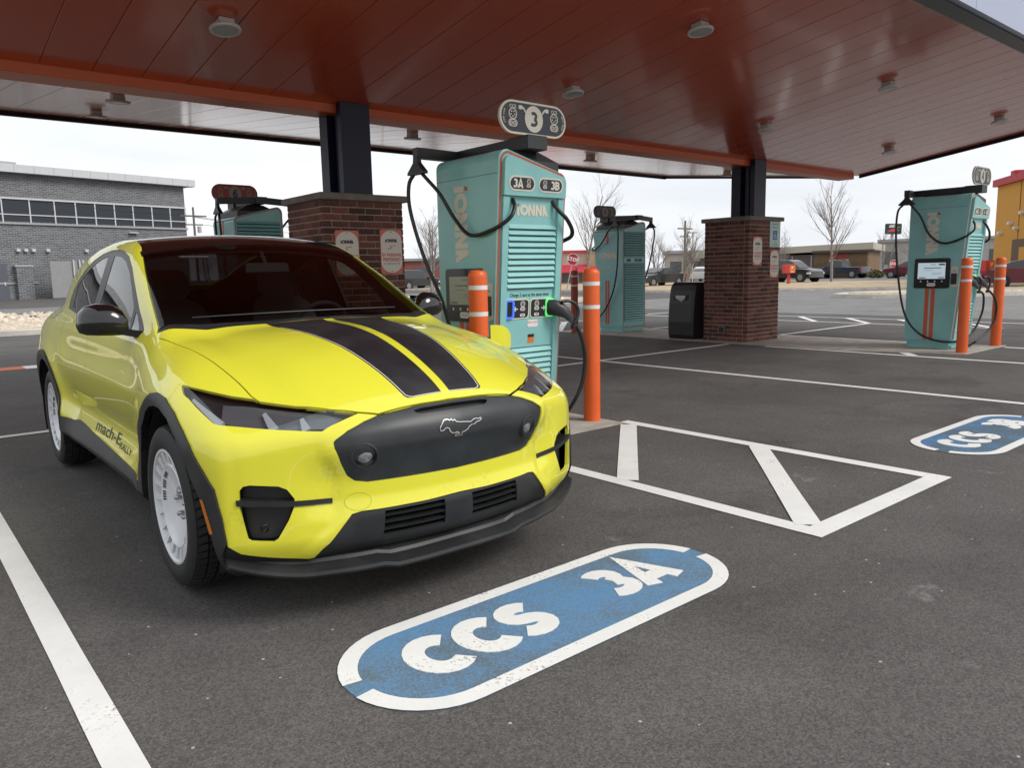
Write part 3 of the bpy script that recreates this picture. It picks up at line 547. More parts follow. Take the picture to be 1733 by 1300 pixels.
def charger(num, loc, rot, label, kind):
    t = thing('charging_dispenser', label, 'charger', loc, rot, 'teal charging dispensers on the islands')
    # cabinet
    b = MB(); O = outline(0); Fr = [tuple(fp(p[0], p[1])) for p in O]; Bk = [(p[0], .45, p[1]) for p in O]
    I = outline(.008); Fr0 = [tuple(fp(p[0], p[1], .006)) for p in I]; Bk0 = [(p[0], .456, p[1]) for p in I]
    b.ring_loft([Bk0, Bk, Fr, Fr0]); b.build('cabinet', M_teal, t)
    b = MB(); b.box(-DW + .03, DW - .03, -.22, .42, -.0, .1); b.box(-DW + .045, DW - .045, -.255, .44, .02, .055); b.build('plinth', M_teal, t)
    # orange outline and front skin
    b = MB(); ribbon(b, [tuple((p[0], (p[1] - .1) * 1.003)) for p in outline(.020)], .020, FO, X, FE, .0085, -.002, True); b.build('front_trim', M_trimo, t)
    b = MB()
    for s in (-1, 1): b.ring_loft([[tuple(fp(x, z, h)) for x, h in ((s * .335, 0), (s * .335, .030), (s * .272, .030), (s * .268, 0))] for z in (.17, 2.02)])
    b.build('front_rail', M_teal, t)
    b = MB(); hp = [(p[0], p[1] - .1) for p in outline(.035)]; hp = [(x, max(z, 1.935)) for x, z in hp]; b.prism(hp, FO, X, FE, .045, -.01); b.build('head_panel', M_teal, t)
    for z0, z1 in ((1.245, 1.80), (.27, .73)): b = MB(); b.prism([(-.266, z0 - .1), (.266, z0 - .1), (.266, z1 - .1), (-.266, z1 - .1)], FO, X, FE, .0072, .004); b.build('louvre_gap_shade', M_slit, t)  # flat dark panels: shade of the gaps between slats, put into the colour
    for k in range(11):                                   # upper louvres
        z = 1.775 - k * .0505; q = louvre(.262).copy(); COL.objects.link(q); q.parent = t; q.location = fp(0, z); 
    for k in range(9):
        z = .70 - k * .0505; q = louvre(.262).copy(); COL.objects.link(q); q.parent = t; q.location = fp(0, z)
    A = num + 'A', num + 'B'
    for s, txt in ((-1, A[0]), (1, A[1])):                # number badges on the head
        c = fp(s * .158, 2.13, .045); bd = bpy.data.objects.new('badge', None); COL.objects.link(bd); bd.parent = t
        b = MB(); b.prism(rrect(-.14, .14, -.062, .062, .06), c, X, FE, .004); b.build('badge_border', M_logo, bd)
        b = MB(); b.prism(rrect(-.126, .126, -.048, .048, .047), c, X, FE, .0055, .003); b.build('badge_face', M_bad, bd)
        b = MB(); letters(b, txt, c + X * s * -.045 * (1 if s < 0 else -1) * (-1 if s < 0 else 1) if False else c - X * .045 if s < 0 else c + X * .045, X, FE, .075, .0065, .005, wt=.22, gap=-.02); icon(b, c + X * (.068 if s < 0 else -.068), X, FE, .07, .0065); b.build('badge_lettering', M_logo, bd)
    b = MB(); d = MB(); ionna(b, fp(0, 1.915, .0065), X, FE, .095, .003, 0, d); b.build('wordmark', M_logo, t); d.build('wordmark_dot', M_or2, t)
    b = MB(); text_mesh(b, 'Charge 2 cars at the same time!', fp(.0, 1.19), X, FE, .043, .0075, .014, squeeze=.80); b.build('slogan', M_dark, t)
    for s, txt, led in ((-1, A[0], M_blueled if num == '3' else M_greenled), (1, A[1], M_greenled)):
        hd = bpy.data.objects.new('plug_holder', None); COL.objects.link(hd); hd.parent = t; c = fp(s * .14, 1.07, .0055)
        b = MB(); b.prism(rrect(-.135, .135, -.088, .088, .035), c, X, FE, .006); b.build('holder_border', M_logo, hd)
        b = MB(); b.prism(rrect(-.124, .124, -.077, .077, .028), c, X, FE, .008, .005); b.build('holder_face', M_dark, hd)
        b = MB(); ribbon(b, rrect(s * .088 - .04, s * .088 + .04, -.075, .075, .022)[:-1], .017, c, X, FE, .020, .006, True); b.build('light_ring', led, hd)
        b = MB(); b.prism(rrect(s * .088 - .022, s * .088 + .022, -.05, .05, .012), c, X, FE, .0095, .006); b.build('socket', M_trim, hd)
        b = MB(); icon(b, c - X * s * .06 + FE * .02, X, FE, .085, .0095); ribbon(b, [(s * -.006, 0), (s * .034, 0)], .009, c, X, FE, .0095); ribbon(b, [(s * .018, .018), (s * .036, 0), (s * .018, -.018)], .009, c, X, FE, .0097); b.prism(rrect(-.027, .027, -.014, .014, .013), c - X * s * .06 - FE * .055, X, FE, .0095); b.build('holder_symbol', M_wh, hd)
        b = MB(); text_mesh(b, txt, c - X * s * .06 - FE * .055, X, FE, .028, .0102, .02); b.build('holder_number', M_bad, hd)
    b = MB(); c = fp(.045, .935, .0065); b.prism(rrect(-.06, .06, -.032, .032, .02), c, X, FE, .002); b.build('sticker', M_wh, t)
    b = MB(); text_mesh(b, 'NEED A HAND?', c + FE * .01, X, FE, .017, .0028, .01); b.build('sticker_lettering', M_redink, t)
    b = MB(); c = fp(.03, .80, .0065); b.prism(rrect(-.035, .035, -.04, .04, .004), c, X, FE, .002); b.build('warning_label', mat('label_orange', (.6, .18, .03), .5), t)
    b = MB(); b.prism(rrect(-.035, .035, .012, .04, .003), c, X, FE, .0026, .001); b.build('warning_band', M_dark, t)
    # side with the screen (-x)
    S = Vector((-DW, 0, 0)); nY = -Y
    def sp(y, z): return Vector((-DW - .0006, y, z))
    b = MB(); d = MB(); ionna(b, sp(.10, 1.81), -Z, nY, .185, .0025, 0, d); b.build('wordmark', M_logo, t); d.build('wordmark_dot', M_or2, t)
    b = MB(); b.prism(rrect(-.265, .265, -.235, .235, .03), sp(.075, 1.195), nY, Z, .014); scr = b.build('screen_unit', M_bronze, t)
    b = MB(); b.prism([(-.21, -.085), (.20, -.085), (.20, .165), (-.21, .165)], sp(.075, 1.195), nY, Z, .0152, .012); b.build('display', M_scr if num == '3' else M_scrblue, scr)
    b = MB(); c = sp(.075, 1.195)
    for (x0, x1, z0, z1) in ((-.02, .06, .132, .140), (.10, .19, .125, .15), (-.12, .14, .078, .090), (-.12, .02, .045, .050), (-.19, -.09, -.075, -.06), (.10, .19, -.075, -.06), (-.0, .15, .0, .004), (.0, .12, -.02, -.016)): b.prism([(x0, z0), (x1, z0), (x1, z1), (x0, z1)], c, nY, Z, .0158, .0145)
    b.build('display_text', M_scrd, scr)
    b = MB()
    for k in range(4): b.prism(arc(-.16 + k * .105, -.125, .012, .014, 0, 360, 10)[:-1], c, nY, Z, .0152, .012)
    b.prism(rrect(-.065, .065, -.205, -.15, .025), c, nY, Z, .0152, .012); b.build('button', M_wh, scr)
    b = MB(); text_mesh(b, 'HELP LINE', c - Z * .178, nY, Z, .02, .0158, .012); b.build('button_lettering', M_redink, scr)
    b = MB(); b.prism(rrect(-.05, .05, -.16, .16, .02), sp(-.255, 1.14), nY, Z, .006); rd = b.build('card_reader', M_logo, t)
    b = MB(); b.prism(rrect(-.038, .038, -.115, .05, .012), sp(-.255, 1.14), nY, Z, .03, .004); b.build('reader_body', M_dark, rd)
    b = MB(); b.prism(rrect(-.024, .024, -.06, .02, .006), sp(-.255, 1.14), nY, Z, .0312, .03); b.build('reader_pad', M_gant, rd); b = MB(); ribbon(b, arc(0, .075, .022, .022, 20, 160, 6), .006, sp(-.255, 1.14), nY, Z, .0065); b.build('reader_symbol', M_gant, rd)
    for y in (.135, .045): b2 = MB(); b2.box(-DW - .0014, -DW + .001, y - .03, y + .03, .14, .955); b2.build('stripe', M_stripe, t)
    b = MB(); b.box(-DW - .0012, DW + .0012, -.405, .45, 2.205, 2.2085); b.box(-DW - .0012, DW + .0012, -.24, .45, .125, .128); b.build('seam', M_slit, t)
    # other side (+x): wordmark across, round motto, stripes
    def sq(y, z): return Vector((DW + .0006, y, z))
    b = MB(); d = MB(); ionna(b, sq(.02, 1.68), Y, Z, .145, .0025, 0, d); b.build('wordmark', M_logo, t); d.build('wordmark_dot', M_logo, t)
    b = MB()
    for word, r, a0, a1, up in (('BONAFIDE', .17, 150, 30, 1), ('CHARGE DISPENSER', .25, 200, 340, -1)):
        for k, ch in enumerate(word):
            a = math.radians(a0 + (a1 - a0) * (k + .5) / len(word)); rad = Y * math.cos(a) + Z * math.sin(a) * .62; tx = (Y * math.sin(a) - Z * math.cos(a) * .8).normalized() * up
            text_mesh(b, ch, sq(.02, 1.47) + rad * r, tx, X.cross(tx), .055, .002, .008)
    b.build('motto', M_logo, t)
    b = MB(); b.box(DW - .001, DW + .0014, -.03, .04, 1.93, 2.19); b.build('stripe', M_stripe, t)
    for y in (-.035, .035): b = MB(); b.box(DW - .001, DW + .0014, y - .025, y + .025, .16, 1.13); b.build('stripe', M_stripe, t)
    # louvred back (+y)
    b = MB(); ribbon(b, [(-p[0], p[1]) for p in outline(.02)], .014, (0, .45, 0), -X, Z, .0085, -.002, True); b.build('back_trim', M_trimo, t)
    b = MB(); b.prism([(-.33, .23), (.33, .23), (.33, 2.17), (-.33, 2.17)], (0, .456, 0), -X, Z, .0012, -.002); b.build('louvre_gap_shade', M_slit, t)  # dark sheet painting the shade between the back slats
    bk = louvre_back()
    for k in range(38):
        z = .26 + k * .0515
        if 1.50 < z < 1.62: continue
        if z > 2.19: continue
        q = bk.copy(); COL.objects.link(q); q.parent = t; q.location = (0, .456, z)
    b = MB(); b.box(-.33, .33, .4565, .4585, 1.505, 1.625); b.build('back_band', M_teal, t)
    for x0, x1 in ((.13, .25), (.01, .11), (-.25, -.12)):
        b = MB(); b.prism(rrect(x0, x1, 1.535, 1.595, .008), (0, .458, 0), -X, Z, .004); b.build('back_port', M_dark, t)
    # gantry, arms and sign
    b = MB(); b.ring_loft([[(x * w, y0 + (y1 - y0) * k, z) for x, k in ((-1, 0), (1, 0), (1, 1), (-1, 1))] for w, y0, y1, z in ((.30, -.40, .42, 2.33), (.12, -.33, .36, 2.425))]); b.box(-.30, .30, -.40, .42, 2.20, 2.33); b.build('turret', M_gant, t)
    b = MB(); b.box(-.085, .085, -.40, .62, 2.425, 2.525, .005); b.build('gantry_beam', M_gant, t)
    b = MB(); b.box(-.10, .11, -.47, -.22, 2.415, 2.532, .006); b.build('gantry_head', M_gant, t)
    b = MB()
    for s in (-1, 1): b.ring_loft([[(s * .05, .60, z0), (s * .05, .52, z0), (s * .05, .52, z0 + .09), (s * .05, .60, z0 + .09)][::s] if k == 0 else [(s * .60, .47, z0), (s * .60, .39, z0), (s * .60, .39, z0 + .09), (s * .60, .47, z0 + .09)][::s] for k, z0 in ((0, 2.43), (1, 2.41))])
    b.build('gantry_arm', M_gant, t)
    for s in (-1, 1):
        b = MB(); b.ring_loft([[(s * .585 + x * a, .43 + y * c, z) for x, y in ((-1, -1), (1, -1), (1, 1), (-1, 1))] for z, a, c in ((2.43, .02, .03), (2.37, .022, .035), (2.29, .03, .115), (2.27, .028, .12))]); b.build('cable_clamp', M_dark, t)
    sg = bpy.data.objects.new('number_sign', None); COL.objects.link(sg); sg.parent = t; sg.location = (0, -.42, 2.665)
    fieldm = mat('sign_field_navy', (.020, .025, .035), .4) if num != '6' else mat('sign_field_red', (.36, .045, .03), .4)
    b = MB(); P = rrect(-.36, .36, -.135, .135, .134, 10); b.prism(P, (0, .012, 0), X, Z, .024, 0); b.build('sign_board', M_logo if num in '34' else fieldm, sg)
    for f in (0, 1):
        ex = X if f == 0 else -X; o = Vector((0, -.012, 0)) if f == 0 else Vector((0, .012, 0))
        b = MB(); b.prism(rrect(-.343, .343, -.118, .118, .117, 10), o, ex, Z, .0015); b.build('sign_field', fieldm, sg)
        w = M_logo if num in '34' else mat('sign_dim_cream', (.36, .32, .27), .5)
        b = MB(); b.prism(arc(0, .0, .098, .108, 0, 360, 28)[:-1], o, ex, Z, .003, .001); b.build('sign_disc', w, sg)
        b = MB()
        for s in (-1, 1):
            icon(b, o + ex * s * .225 - Z * .015, ex, Z, .145, .003); text_mesh(b, 'CCS', o + ex * s * .225 + Z * .082, ex, Z, .038, .0032, .02); hand(b, o + ex * s * .125 + Z * .075, ex, Z, .075, s > 0, .0034)
            for k in range(9):
                a = PI + (.55 - k * .135) if s < 0 else (-.55 + k * .135); tx = (ex * math.sin(a) - Z * math.cos(a)) * (1 if s < 0 else -1) * (-1)
                text_mesh(b, 'PLUG TYPE'[k], o + ex * (s * .225 + .1 * math.cos(a)) + Z * .1 * math.sin(a), tx, (ex.cross(Z)).cross(tx), .022, .0032, .02)
        b.build('sign_symbol', w, sg)
        b = MB(); letters(b, num, o, ex, Z, .13, .0045, .002, wt=.20); b.build('sign_number', M_bad, sg)
    # cables
    if kind == 'car':
        cable('cable', [(-.22, -.40, 2.0), (-.24, -.45, 1.93), (-.31, -.46, 1.83), (-.40, -.33, 1.74), (-.42, -.08, 1.715), (-.44, .10, 1.86), (-.50, .22, 2.08), (-.555, .33, 2.22), (-.585, .38, 2.285)], t)
        cable('cable', [(-.585, .48, 2.285), (-.62, .52, 2.18), (-.64, .48, 1.95), (-.60, .36, 1.55), (-.58, .15, 1.18), (-.70, -.15, .92), (-1.0, -.70, .80), (-1.2, -1.2, .85), (-1.40, -1.50, .93), (-1.46, -1.62, .97)], t)
        cable('cable', [(.22, -.40, 2.0), (.25, -.45, 1.92), (.32, -.48, 1.84), (.42, -.44, 1.74), (.44, -.36, 1.68), (.45, -.1, 1.66), (.50, .15, 1.9), (.585, .38, 2.285)], t, .018)
        plug(t, tuple(fp(.228, 1.07, .02)), 0, 1)
        cable('cable', [(.393, -.502, .90), (.43, -.52, .82), (.465, -.53, .68), (.47, -.53, .52), (.44, -.52, .36), (.38, -.48, .20), (.36, -.36, .06), (.42, -.1, .03), (.52, .2, .3), (.58, .45, 1.0), (.585, .48, 2.28)], t, .018)
    elif kind == 'docked':
        cable('cable', [(-.22, -.40, 2.0), (-.24, -.45, 1.93), (-.31, -.46, 1.83), (-.40, -.33, 1.72), (-.42, -.08, 1.66), (-.44, .12, 1.80), (-.50, .24, 2.08), (-.555, .33, 2.22), (-.585, .38, 2.285)], t)
        cable('cable', [(.22, -.40, 2.0), (.25, -.45, 1.92), (.36, -.46, 1.80), (.42, -.40, 1.68), (.44, -.1, 1.66), (.50, .15, 1.9), (.585, .38, 2.285)], t)
        for s in (-1, 1): plug(t, tuple(fp(s * .228 if s > 0 else -.14, 1.07, .02)), 0, 1)
        cable('cable', [(-.585, .48, 2.285), (-.62, .55, 2.15), (-.62, .55, 1.7), (-.58, .50, 1.1), (-.52, .40, .55), (-.46, .2, .25), (-.42, -.1, .13), (-.30, -.36, .14), (0, -.43, .25), (.2, -.48, .55), (.11, -.52, .82), (.03, -.50, .90)], t)
        cable('cable', [(.393, -.502, .90), (.50, -.55, .78), (.58, -.56, .60), (.56, -.54, .40), (.42, -.5, .24), (.2, -.46, .14), (.1, -.42, .08), (.45, -.2, .03), (.56, .2, .3), (.585, .45, 1.2), (.585, .48, 2.28)], t)
    else:
        for s in (1, -1):
            cable('cable', [(s * .22, -.40, 2.0), (s * .24, -.45, 1.93), (s * .36, -.46, 1.85), (s * .42, -.38, 1.80), (s * .45, -.1, 1.95), (s * .55, .2, 2.2), (s * .585, .38, 2.285)], t)
            cable('cable', [(s * .585, .48, 2.285), (s * .60, .52, 2.18), (s * .58, .50, 1.9), (s * .52, .42, 1.4), (s * .46, .25, .9), (s * .44, .0, .5), (s * .44, -.3, .25), (s * .3, -.5, .4), (s * .2, -.5, .9)], t)
            plug(t, tuple(fp(s * .228 - (.1 if s > 0 else 0), 1.07, .02)), 0, 1)
    if num == '3': t.scale = (1, 1, .968)
    return t
LV = {}
def louvre(w):
    if 'f' not in LV:
        b = MB(); P = [(.006, -.021), (.026, -.0205), (.031, -.014), (.010, .0205), (.006, .0205)]
        n = X.cross(FE); b.ring_loft([[tuple(X * x + n * p[0] + FE * p[1]) for p in P] for x in (-w, w)]); LV['f'] = b.build('louvre', M_teal); COL.objects.unlink(LV['f'])
    return LV['f']
def louvre_back():
    if 'b' not in LV:
        b = MB(); P = [(0, -.025), (.020, -.021), (.022, -.014), (.003, .014), (0, .014)]
        b.ring_loft([[(x, p[0], p[1]) for p in P] for x in (.325, -.325)]); LV['b'] = b.build('louvre', M_teal); COL.objects.unlink(LV['b'])
    return LV['b']
charger('3', (4.33, 5.28, .012), 0, 'tall teal charging dispenser numbered 3 directly behind the yellow hood', 'car')
charger('4', (13.33, 5.02, .012), 0, 'teal charging dispenser numbered 4 between two orange bollards at the far right', 'docked')
charger('5', (12.98, 11.75, .012), PI, 'teal charging dispenser numbered 5 seen from behind, beside the black waste bin', 'rear')
charger('6', (4.57, 11.75, .012), PI, 'teal charging dispenser with a red number 6 sign, rising behind the car roof', 'rear')
for k in LV.values(): bpy.data.objects.remove(k)
# ================================================================ the yellow car: one smooth body surface F = 0, cut into panels
def spl(xs,ys):
    # monotone-safe cubic hermite (finite-diff tangents), C1
    xs=np.array(xs,float); ys=np.array(ys,float)
    if xs[0]>xs[-1]: xs=xs[::-1].copy(); ys=ys[::-1].copy()
    h=np.diff(xs); dl=np.diff(ys)/h
    m=np.empty_like(ys); m[0]=dl[0]; m[-1]=dl[-1]
    m[1:-1]=(dl[:-1]*h[1:]+dl[1:]*h[:-1])/(h[:-1]+h[1:])
    def f(x):
        x=np.clip(x,xs[0],xs[-1]); i=np.clip(np.searchsorted(xs,x)-1,0,len(h)-1)
        t=(x-xs[i])/h[i]
        return ((2*t**3-3*t*t+1)*ys[i]+(t**3-2*t*t+t)*h[i]*m[i]+(-2*t**3+3*t*t)*ys[i+1]+(t**3-t*t)*h[i]*m[i+1])
    return f
def smax(a,b,k):
    h=np.maximum(k-np.abs(a-b),0)/k
    return np.maximum(a,b)+h*h*k*.25
def smin(a,b,k): return -smax(-a,-b,k)
def sstep(a,b,x):
    t=np.clip((x-a)/(b-a),0,1); return t*t*(3-2*t)
hoodZ=spl([1.0,.93,.847,.792,.649,.441,.176,-.274,-.6,-1.2,-2.2,-3.0,-3.5,-3.75,-3.95],
          [.775,.815,.858,.891,.958,1.034,1.089,1.122,1.13,1.12,1.15,1.20,1.16,1.08,.98])
camb=spl([1.0,.85,.5,.1,-.3,-.55,-1,-4],[.17,.165,.135,.09,.05,.03,.02,.03])
plan=spl([0,.2,.34,.45,.54,.66,.75,.84,.90,.95,1.05],[.918,.905,.882,.852,.816,.765,.722,.668,.610,.50,.25])
Wm=spl([.95,.7,.5,.3,.05,-.3,-.7,-1.2,-1.7,-2.2,-2.6,-3.0,-3.4,-3.7,-3.9],
       [.92,.93,.938,.938,.932,.915,.905,.905,.912,.922,.932,.932,.915,.86,.74])
roofZ=spl([.3,-.1,-.274,-.6,-.9,-1.10,-1.22,-1.4,-1.7,-2.1,-2.5,-2.9,-3.25,-3.55,-3.75,-4],
          [.80,1.02,1.115,1.285,1.43,1.52,1.565,1.608,1.63,1.625,1.585,1.50,1.38,1.225,1.09,.9])
cabW=spl([.2,-.4,-.7,-1.1,-1.6,-2.1,-2.6,-3.0,-3.4,-3.8],[.76,.785,.80,.825,.845,.855,.845,.81,.72,.58])
def Lower(x,y,z):
    ay=np.abs(y)
    # top
    c=camb(x); t=ay/.7
    top=z-(hoodZ(x)-c*t**2-.02*np.clip(t-1,0,1)**2)
    # hood power bulge: slight valley beside fender
    top=top+.012*np.exp(-((ay-.60)/.07)**2)*sstep(.75,.3,x)*sstep(-.6,-.3,x)
    # side
    w=Wm(x)
    up=np.clip(z-.80,0,1); w=w-.55*up**2-.05*up
    lo=np.clip(.62-z,0,1)
    door=sstep(-.35,-.75,x)*sstep(-2.55,-2.15,x)
    w=w-(.045*door)*np.exp(-((z-.52)/.13)**2)+ .018*door*np.exp(-((z-.30)/.10)**2)
    w=w-.02*door*np.exp(-((z-.92)/.07)**2)
    w=w-.9*np.clip(.30-z,0,1)**2-1.1*np.clip(.335-z,0,1)*sstep(-.30,-.50,x)*sstep(-2.72,-2.5,x)
    # arch flare
    for xc in (0,-2.984):
        r=np.sqrt((x-xc)**2+(z-.37)**2)
        w=w+.018*np.exp(-((r-.50)/.09)**2)*sstep(1.0,.85,z)
    zc=.815+.03*np.clip(-x-.6,0,2)
    w=w-.085*(np.sqrt((z-zc)**2+.010**2)-.01)*sstep(-.25,-.6,x)*sstep(-3.0,-2.5,x)*(1-sstep(.95,1.1,z))*sstep(.45,.6,z)
    side=ay-w
    # nose
    n=plan(ay)
    dz=z-.73
    n=n-np.where(dz>0,5.0*dz**2,0)*(1-.3*sstep(.5,.8,ay))
    n=n-.045*sstep(.70,.55,z)*(1-sstep(.45,.7,ay))
    n=n+.022*sstep(.50,.40,z)*(1-sstep(.5,.75,ay))
    n=n-.06*sstep(.36,.2,z)
    ye=.545-.06*sstep(.70,.56,z)+.13*sstep(.45,.28,z)
    n=n+.013*(1-sstep(ye-.015,ye+.045,ay))*sstep(.80,.66,z)-.004
    nose=(x-n)*.93
    # tail
    tl=-3.86+.35*(ay/.9)**3+np.where(z>.85,.25*(z-.85),0)+np.where(z<.5,.35*(.5-z),0)
    tail=(tl-x)
    a=smax(top*.97,side*.97,.16-.05*sstep(-.2,.3,x))
    a=smax(a,nose,.06)
    a=smax(a,tail,.15)
    a=smax(a,.205+.05*sstep(.5,.9,x)-z,.05)
    return a
def Cabin(x,y,z):
    ay=np.abs(y)
    top=z-(roofZ(x+.30*y*y*sstep(-1.9,-1.0,x))-.10*y*y*sstep(-.8,-1.6,x))
    w=cabW(x)-.36*np.maximum(z-1.08,-.04)-.10*np.clip(z-1.3,0,1)**2
    side=(ay-w)*.93
    top=top*(.85+.12*sstep(-1.0,-1.5,x))
    a=smax(top,side,.06+.03*sstep(-1.2,-1.6,x))
    a=smax(a,.85-z,.02)
    a=np.maximum(np.maximum(a,x-.1),-3.75-x)
    return a
def F(p):
    x,y,z=p[...,0],p[...,1],p[...,2]
    return smin(Lower(x,y,z),Cabin(x,y,z),.045)
def gradF(p,e=1e-3):
    g=np.stack([F(p+np.eye(3)[i]*e)-F(p-np.eye(3)[i]*e) for i in range(3)],-1)
    return g/np.maximum(np.linalg.norm(g,axis=-1,keepdims=True),1e-9)
def march(o,d,t0,t1,n=60,it=28):
    # first sign change from outside->inside along rays o+d*t ; t in [t0,t1]; o,d (N,3)
    ts=np.linspace(t0,t1,n); v=np.stack([F(o+d*t) for t in ts],0)
    neg=v<0; has=neg.any(0); i=np.argmax(neg,0); i=np.maximum(i,1)
    lo=ts[i-1]; hi=ts[i]
    for _ in range(it):
        m=(lo+hi)/2; s=F(o+d*m[:,None])<0
        hi=np.where(s,m,hi); lo=np.where(s,lo,m)
    return o+d*((lo+hi)/2)[:,None],has
def body_half():
    cx0, cx1, cy, cz0, cz1, m = -3.3, .35, .45, .50, .62, .5
    fan = [m * (k / 22) for k in range(1, 23)]
    xs = [cx0 - v for v in fan[::-1]] + list(np.linspace(cx0, cx1, 124)) + [cx1 + v for v in fan]
    ys = list(np.linspace(0, cy, 17)) + [cy + v for v in fan]
    zs = [cz0 - v for v in fan[::-1]] + list(np.linspace(cz0, cz1, 5)) + [cz1 + v for v in fan]
    nx, ny, nz = len(xs) - 1, len(ys) - 1, len(zs) - 1; idx = {}; Q = []
    def vid(i, j, k):
        if (i, j, k) not in idx: idx[(i, j, k)] = len(Q); Q.append((xs[i], ys[j], zs[k]))
        return idx[(i, j, k)]
    Fc = []
    for i in range(nx):
        for k in range(nz): Fc.append((vid(i, ny, k), vid(i, ny, k + 1), vid(i + 1, ny, k + 1), vid(i + 1, ny, k)))
        for j in range(ny):
            Fc.append((vid(i, j, nz), vid(i + 1, j, nz), vid(i + 1, j + 1, nz), vid(i, j + 1, nz))); Fc.append((vid(i, j, 0), vid(i, j + 1, 0), vid(i + 1, j + 1, 0), vid(i + 1, j, 0)))
    for j in range(ny):
        for k in range(nz):
            Fc.append((vid(nx, j, k), vid(nx, j + 1, k), vid(nx, j + 1, k + 1), vid(nx, j, k + 1))); Fc.append((vid(0, j, k), vid(0, j, k + 1), vid(0, j + 1, k + 1), vid(0, j + 1, k)))
    Q = np.array(Q); core = np.clip(Q, [cx0, -cy, cz0], [cx1, cy, cz1]); D = Q - core; D /= np.linalg.norm(D, axis=1)[:, None]
    P, ok = march(core + D * 2.0, -D, 0, 1.98, n=100)
    return P, Fc
P0_, F0_ = body_half()
bm = bmesh.new(); _v = [bm.verts.new(p) for p in P0_]
for f in F0_: bm.faces.new([_v[i] for i in f])
bm.normal_update(); TL = bm.faces.layers.int.new('tag')
TAGS = {}
def tid(name): return TAGS.setdefault(name, len(TAGS) + 1)
def inpoly(p, poly):
    c = False; n = len(poly); j = n - 1
    for i in range(n):
        a, b = poly[i], poly[j]
        if (a[1] > p[1]) != (b[1] > p[1]) and p[0] < (b[0] - a[0]) * (p[1] - a[1]) / (b[1] - a[1]) + a[0]: c = not c
        j = i
    return c
def cut(pts, d, name, over=('',), filt=None, ndot=.05):
    """cut the outline pts (3D), swept along d, into the body and name the faces inside it"""
    d = Vector(d).normalized(); e1 = d.cross(Z if abs(d.z) < .9 else Y).normalized(); e2 = d.cross(e1); q = [(Vector(p).dot(e1), Vector(p).dot(e2)) for p in pts]
    okt = {TAGS.get(o, 0) if o else 0 for o in over}
    u0, u1, v0, v1 = min(p[0] for p in q) - .05, max(p[0] for p in q) + .05, min(p[1] for p in q) - .05, max(p[1] for p in q) + .05
    def good(f):
        if f[TL] not in okt or f.normal.dot(d) < ndot: return False
        c = f.calc_center_median()
        return u0 < c.dot(e1) < u1 and v0 < c.dot(e2) < v1 and (filt is None or filt(c))
    cand = [f for f in bm.faces if good(f)]
    for i in range(len(q)):
        a, b = q[i], q[(i + 1) % len(q)]; s0, s1, t0, t1 = min(a[0], b[0]), max(a[0], b[0]), min(a[1], b[1]), max(a[1], b[1]); near = []
        for f in cand:
            us = [v.co.dot(e1) for v in f.verts]; vs = [v.co.dot(e2) for v in f.verts]
            if max(us) >= s0 and min(us) <= s1 and max(vs) >= t0 and min(vs) <= t1: near.append(f)
        if not near: continue
        nrm = (e1 * (b[1] - a[1]) - e2 * (b[0] - a[0])); co = e1 * a[0] + e2 * a[1]
        if nrm.length < 1e-7: continue
        ed = {e for f in near for e in f.edges}; ve = {v for f in near for v in f.verts}
        r = bmesh.ops.bisect_plane(bm, geom=list(near) + list(ed) + list(ve), dist=1e-5, plane_co=co, plane_no=nrm.normalized())
        cand = [f for f in cand if f.is_valid]; have = set(cand)
        cand += [g for g in r['geom'] if isinstance(g, bmesh.types.BMFace) and g not in have]
    k = tid(name) if name else 0
    for f in cand:
        if f.is_valid and f[TL] in okt:
            c = f.calc_center_median()
            if inpoly((c.dot(e1), c.dot(e2)), q): f[TL] = k
def band(path, w, closed=False):
    L, R = stroke(path, w, closed); return L + R[::-1]
def T3(L): return [(x, y, 1.0) for x, y in L]
def S3(L): return [(x, .9, z) for x, z in L]
top, sidev, frontv = (0, 0, 1), (0, 1, 0), (1, 0, 0)
# outlines measured on the car, in metres from the front axle (x ahead, y left, z up)
HOOD = [(-.262, -.02), (-.265, .15), (-.275, .31), (-.345, .59), (-.452, .770), (-.42, .790), (-.276, .763), (-.078, .741), (.081, .727), (.222, .716), (.379, .704), (.488, .698), (.538, .686), (.65, .589), (.743, .486), (.800, .399), (.834, .33), (.844, .174), (.850, .06), (.850, -.02)]
hoodo = [(x + (.0055 if x > .5 else (-.0 if x < -.43 else 0)), y + (.005 if y > .3 else 0)) for x, y in HOOD]
cut(T3(HOOD), top, 'hood'); cut(T3([(-.262, -.02)] + hoodo[1:-1] + [(.8555, -.02)]), top, 'gap', filt=lambda c: c.z > .75)
STR_O = [(-.30, .325), (-.15, .31), (.04, .288), (.33, .252), (.52, .228), (.66, .210), (.76, .199), (.802, .192)]; STR_I = [(.818, .020), (.62, .021), (.41, .023), (.15, .024), (-.30, .026)]
stripe = STR_O + [(.812, .183), (.816, .165)] + STR_I
cut(T3([(x - .0, y) for x, y in stripe]), top, 'stripe', over=('hood',))
pin = band(STR_O[1:] + [(.812, .180), (.8165, .165), (.819, .022)], .0045); cut(T3([(p[0] - (.004 if p[0] > .8 else 0), p[1] - .009) for p in pin]), top, 'pinstripe', over=('stripe',))
WS = [(-.318, -.02), (-.335, .31), (-.41, .59), (-.498, .772), (-.60, .757), (-.794, .727), (-1.0, .688), (-1.205, .643), (-1.19, .46), (-1.178, .2), (-1.172, -.02)]
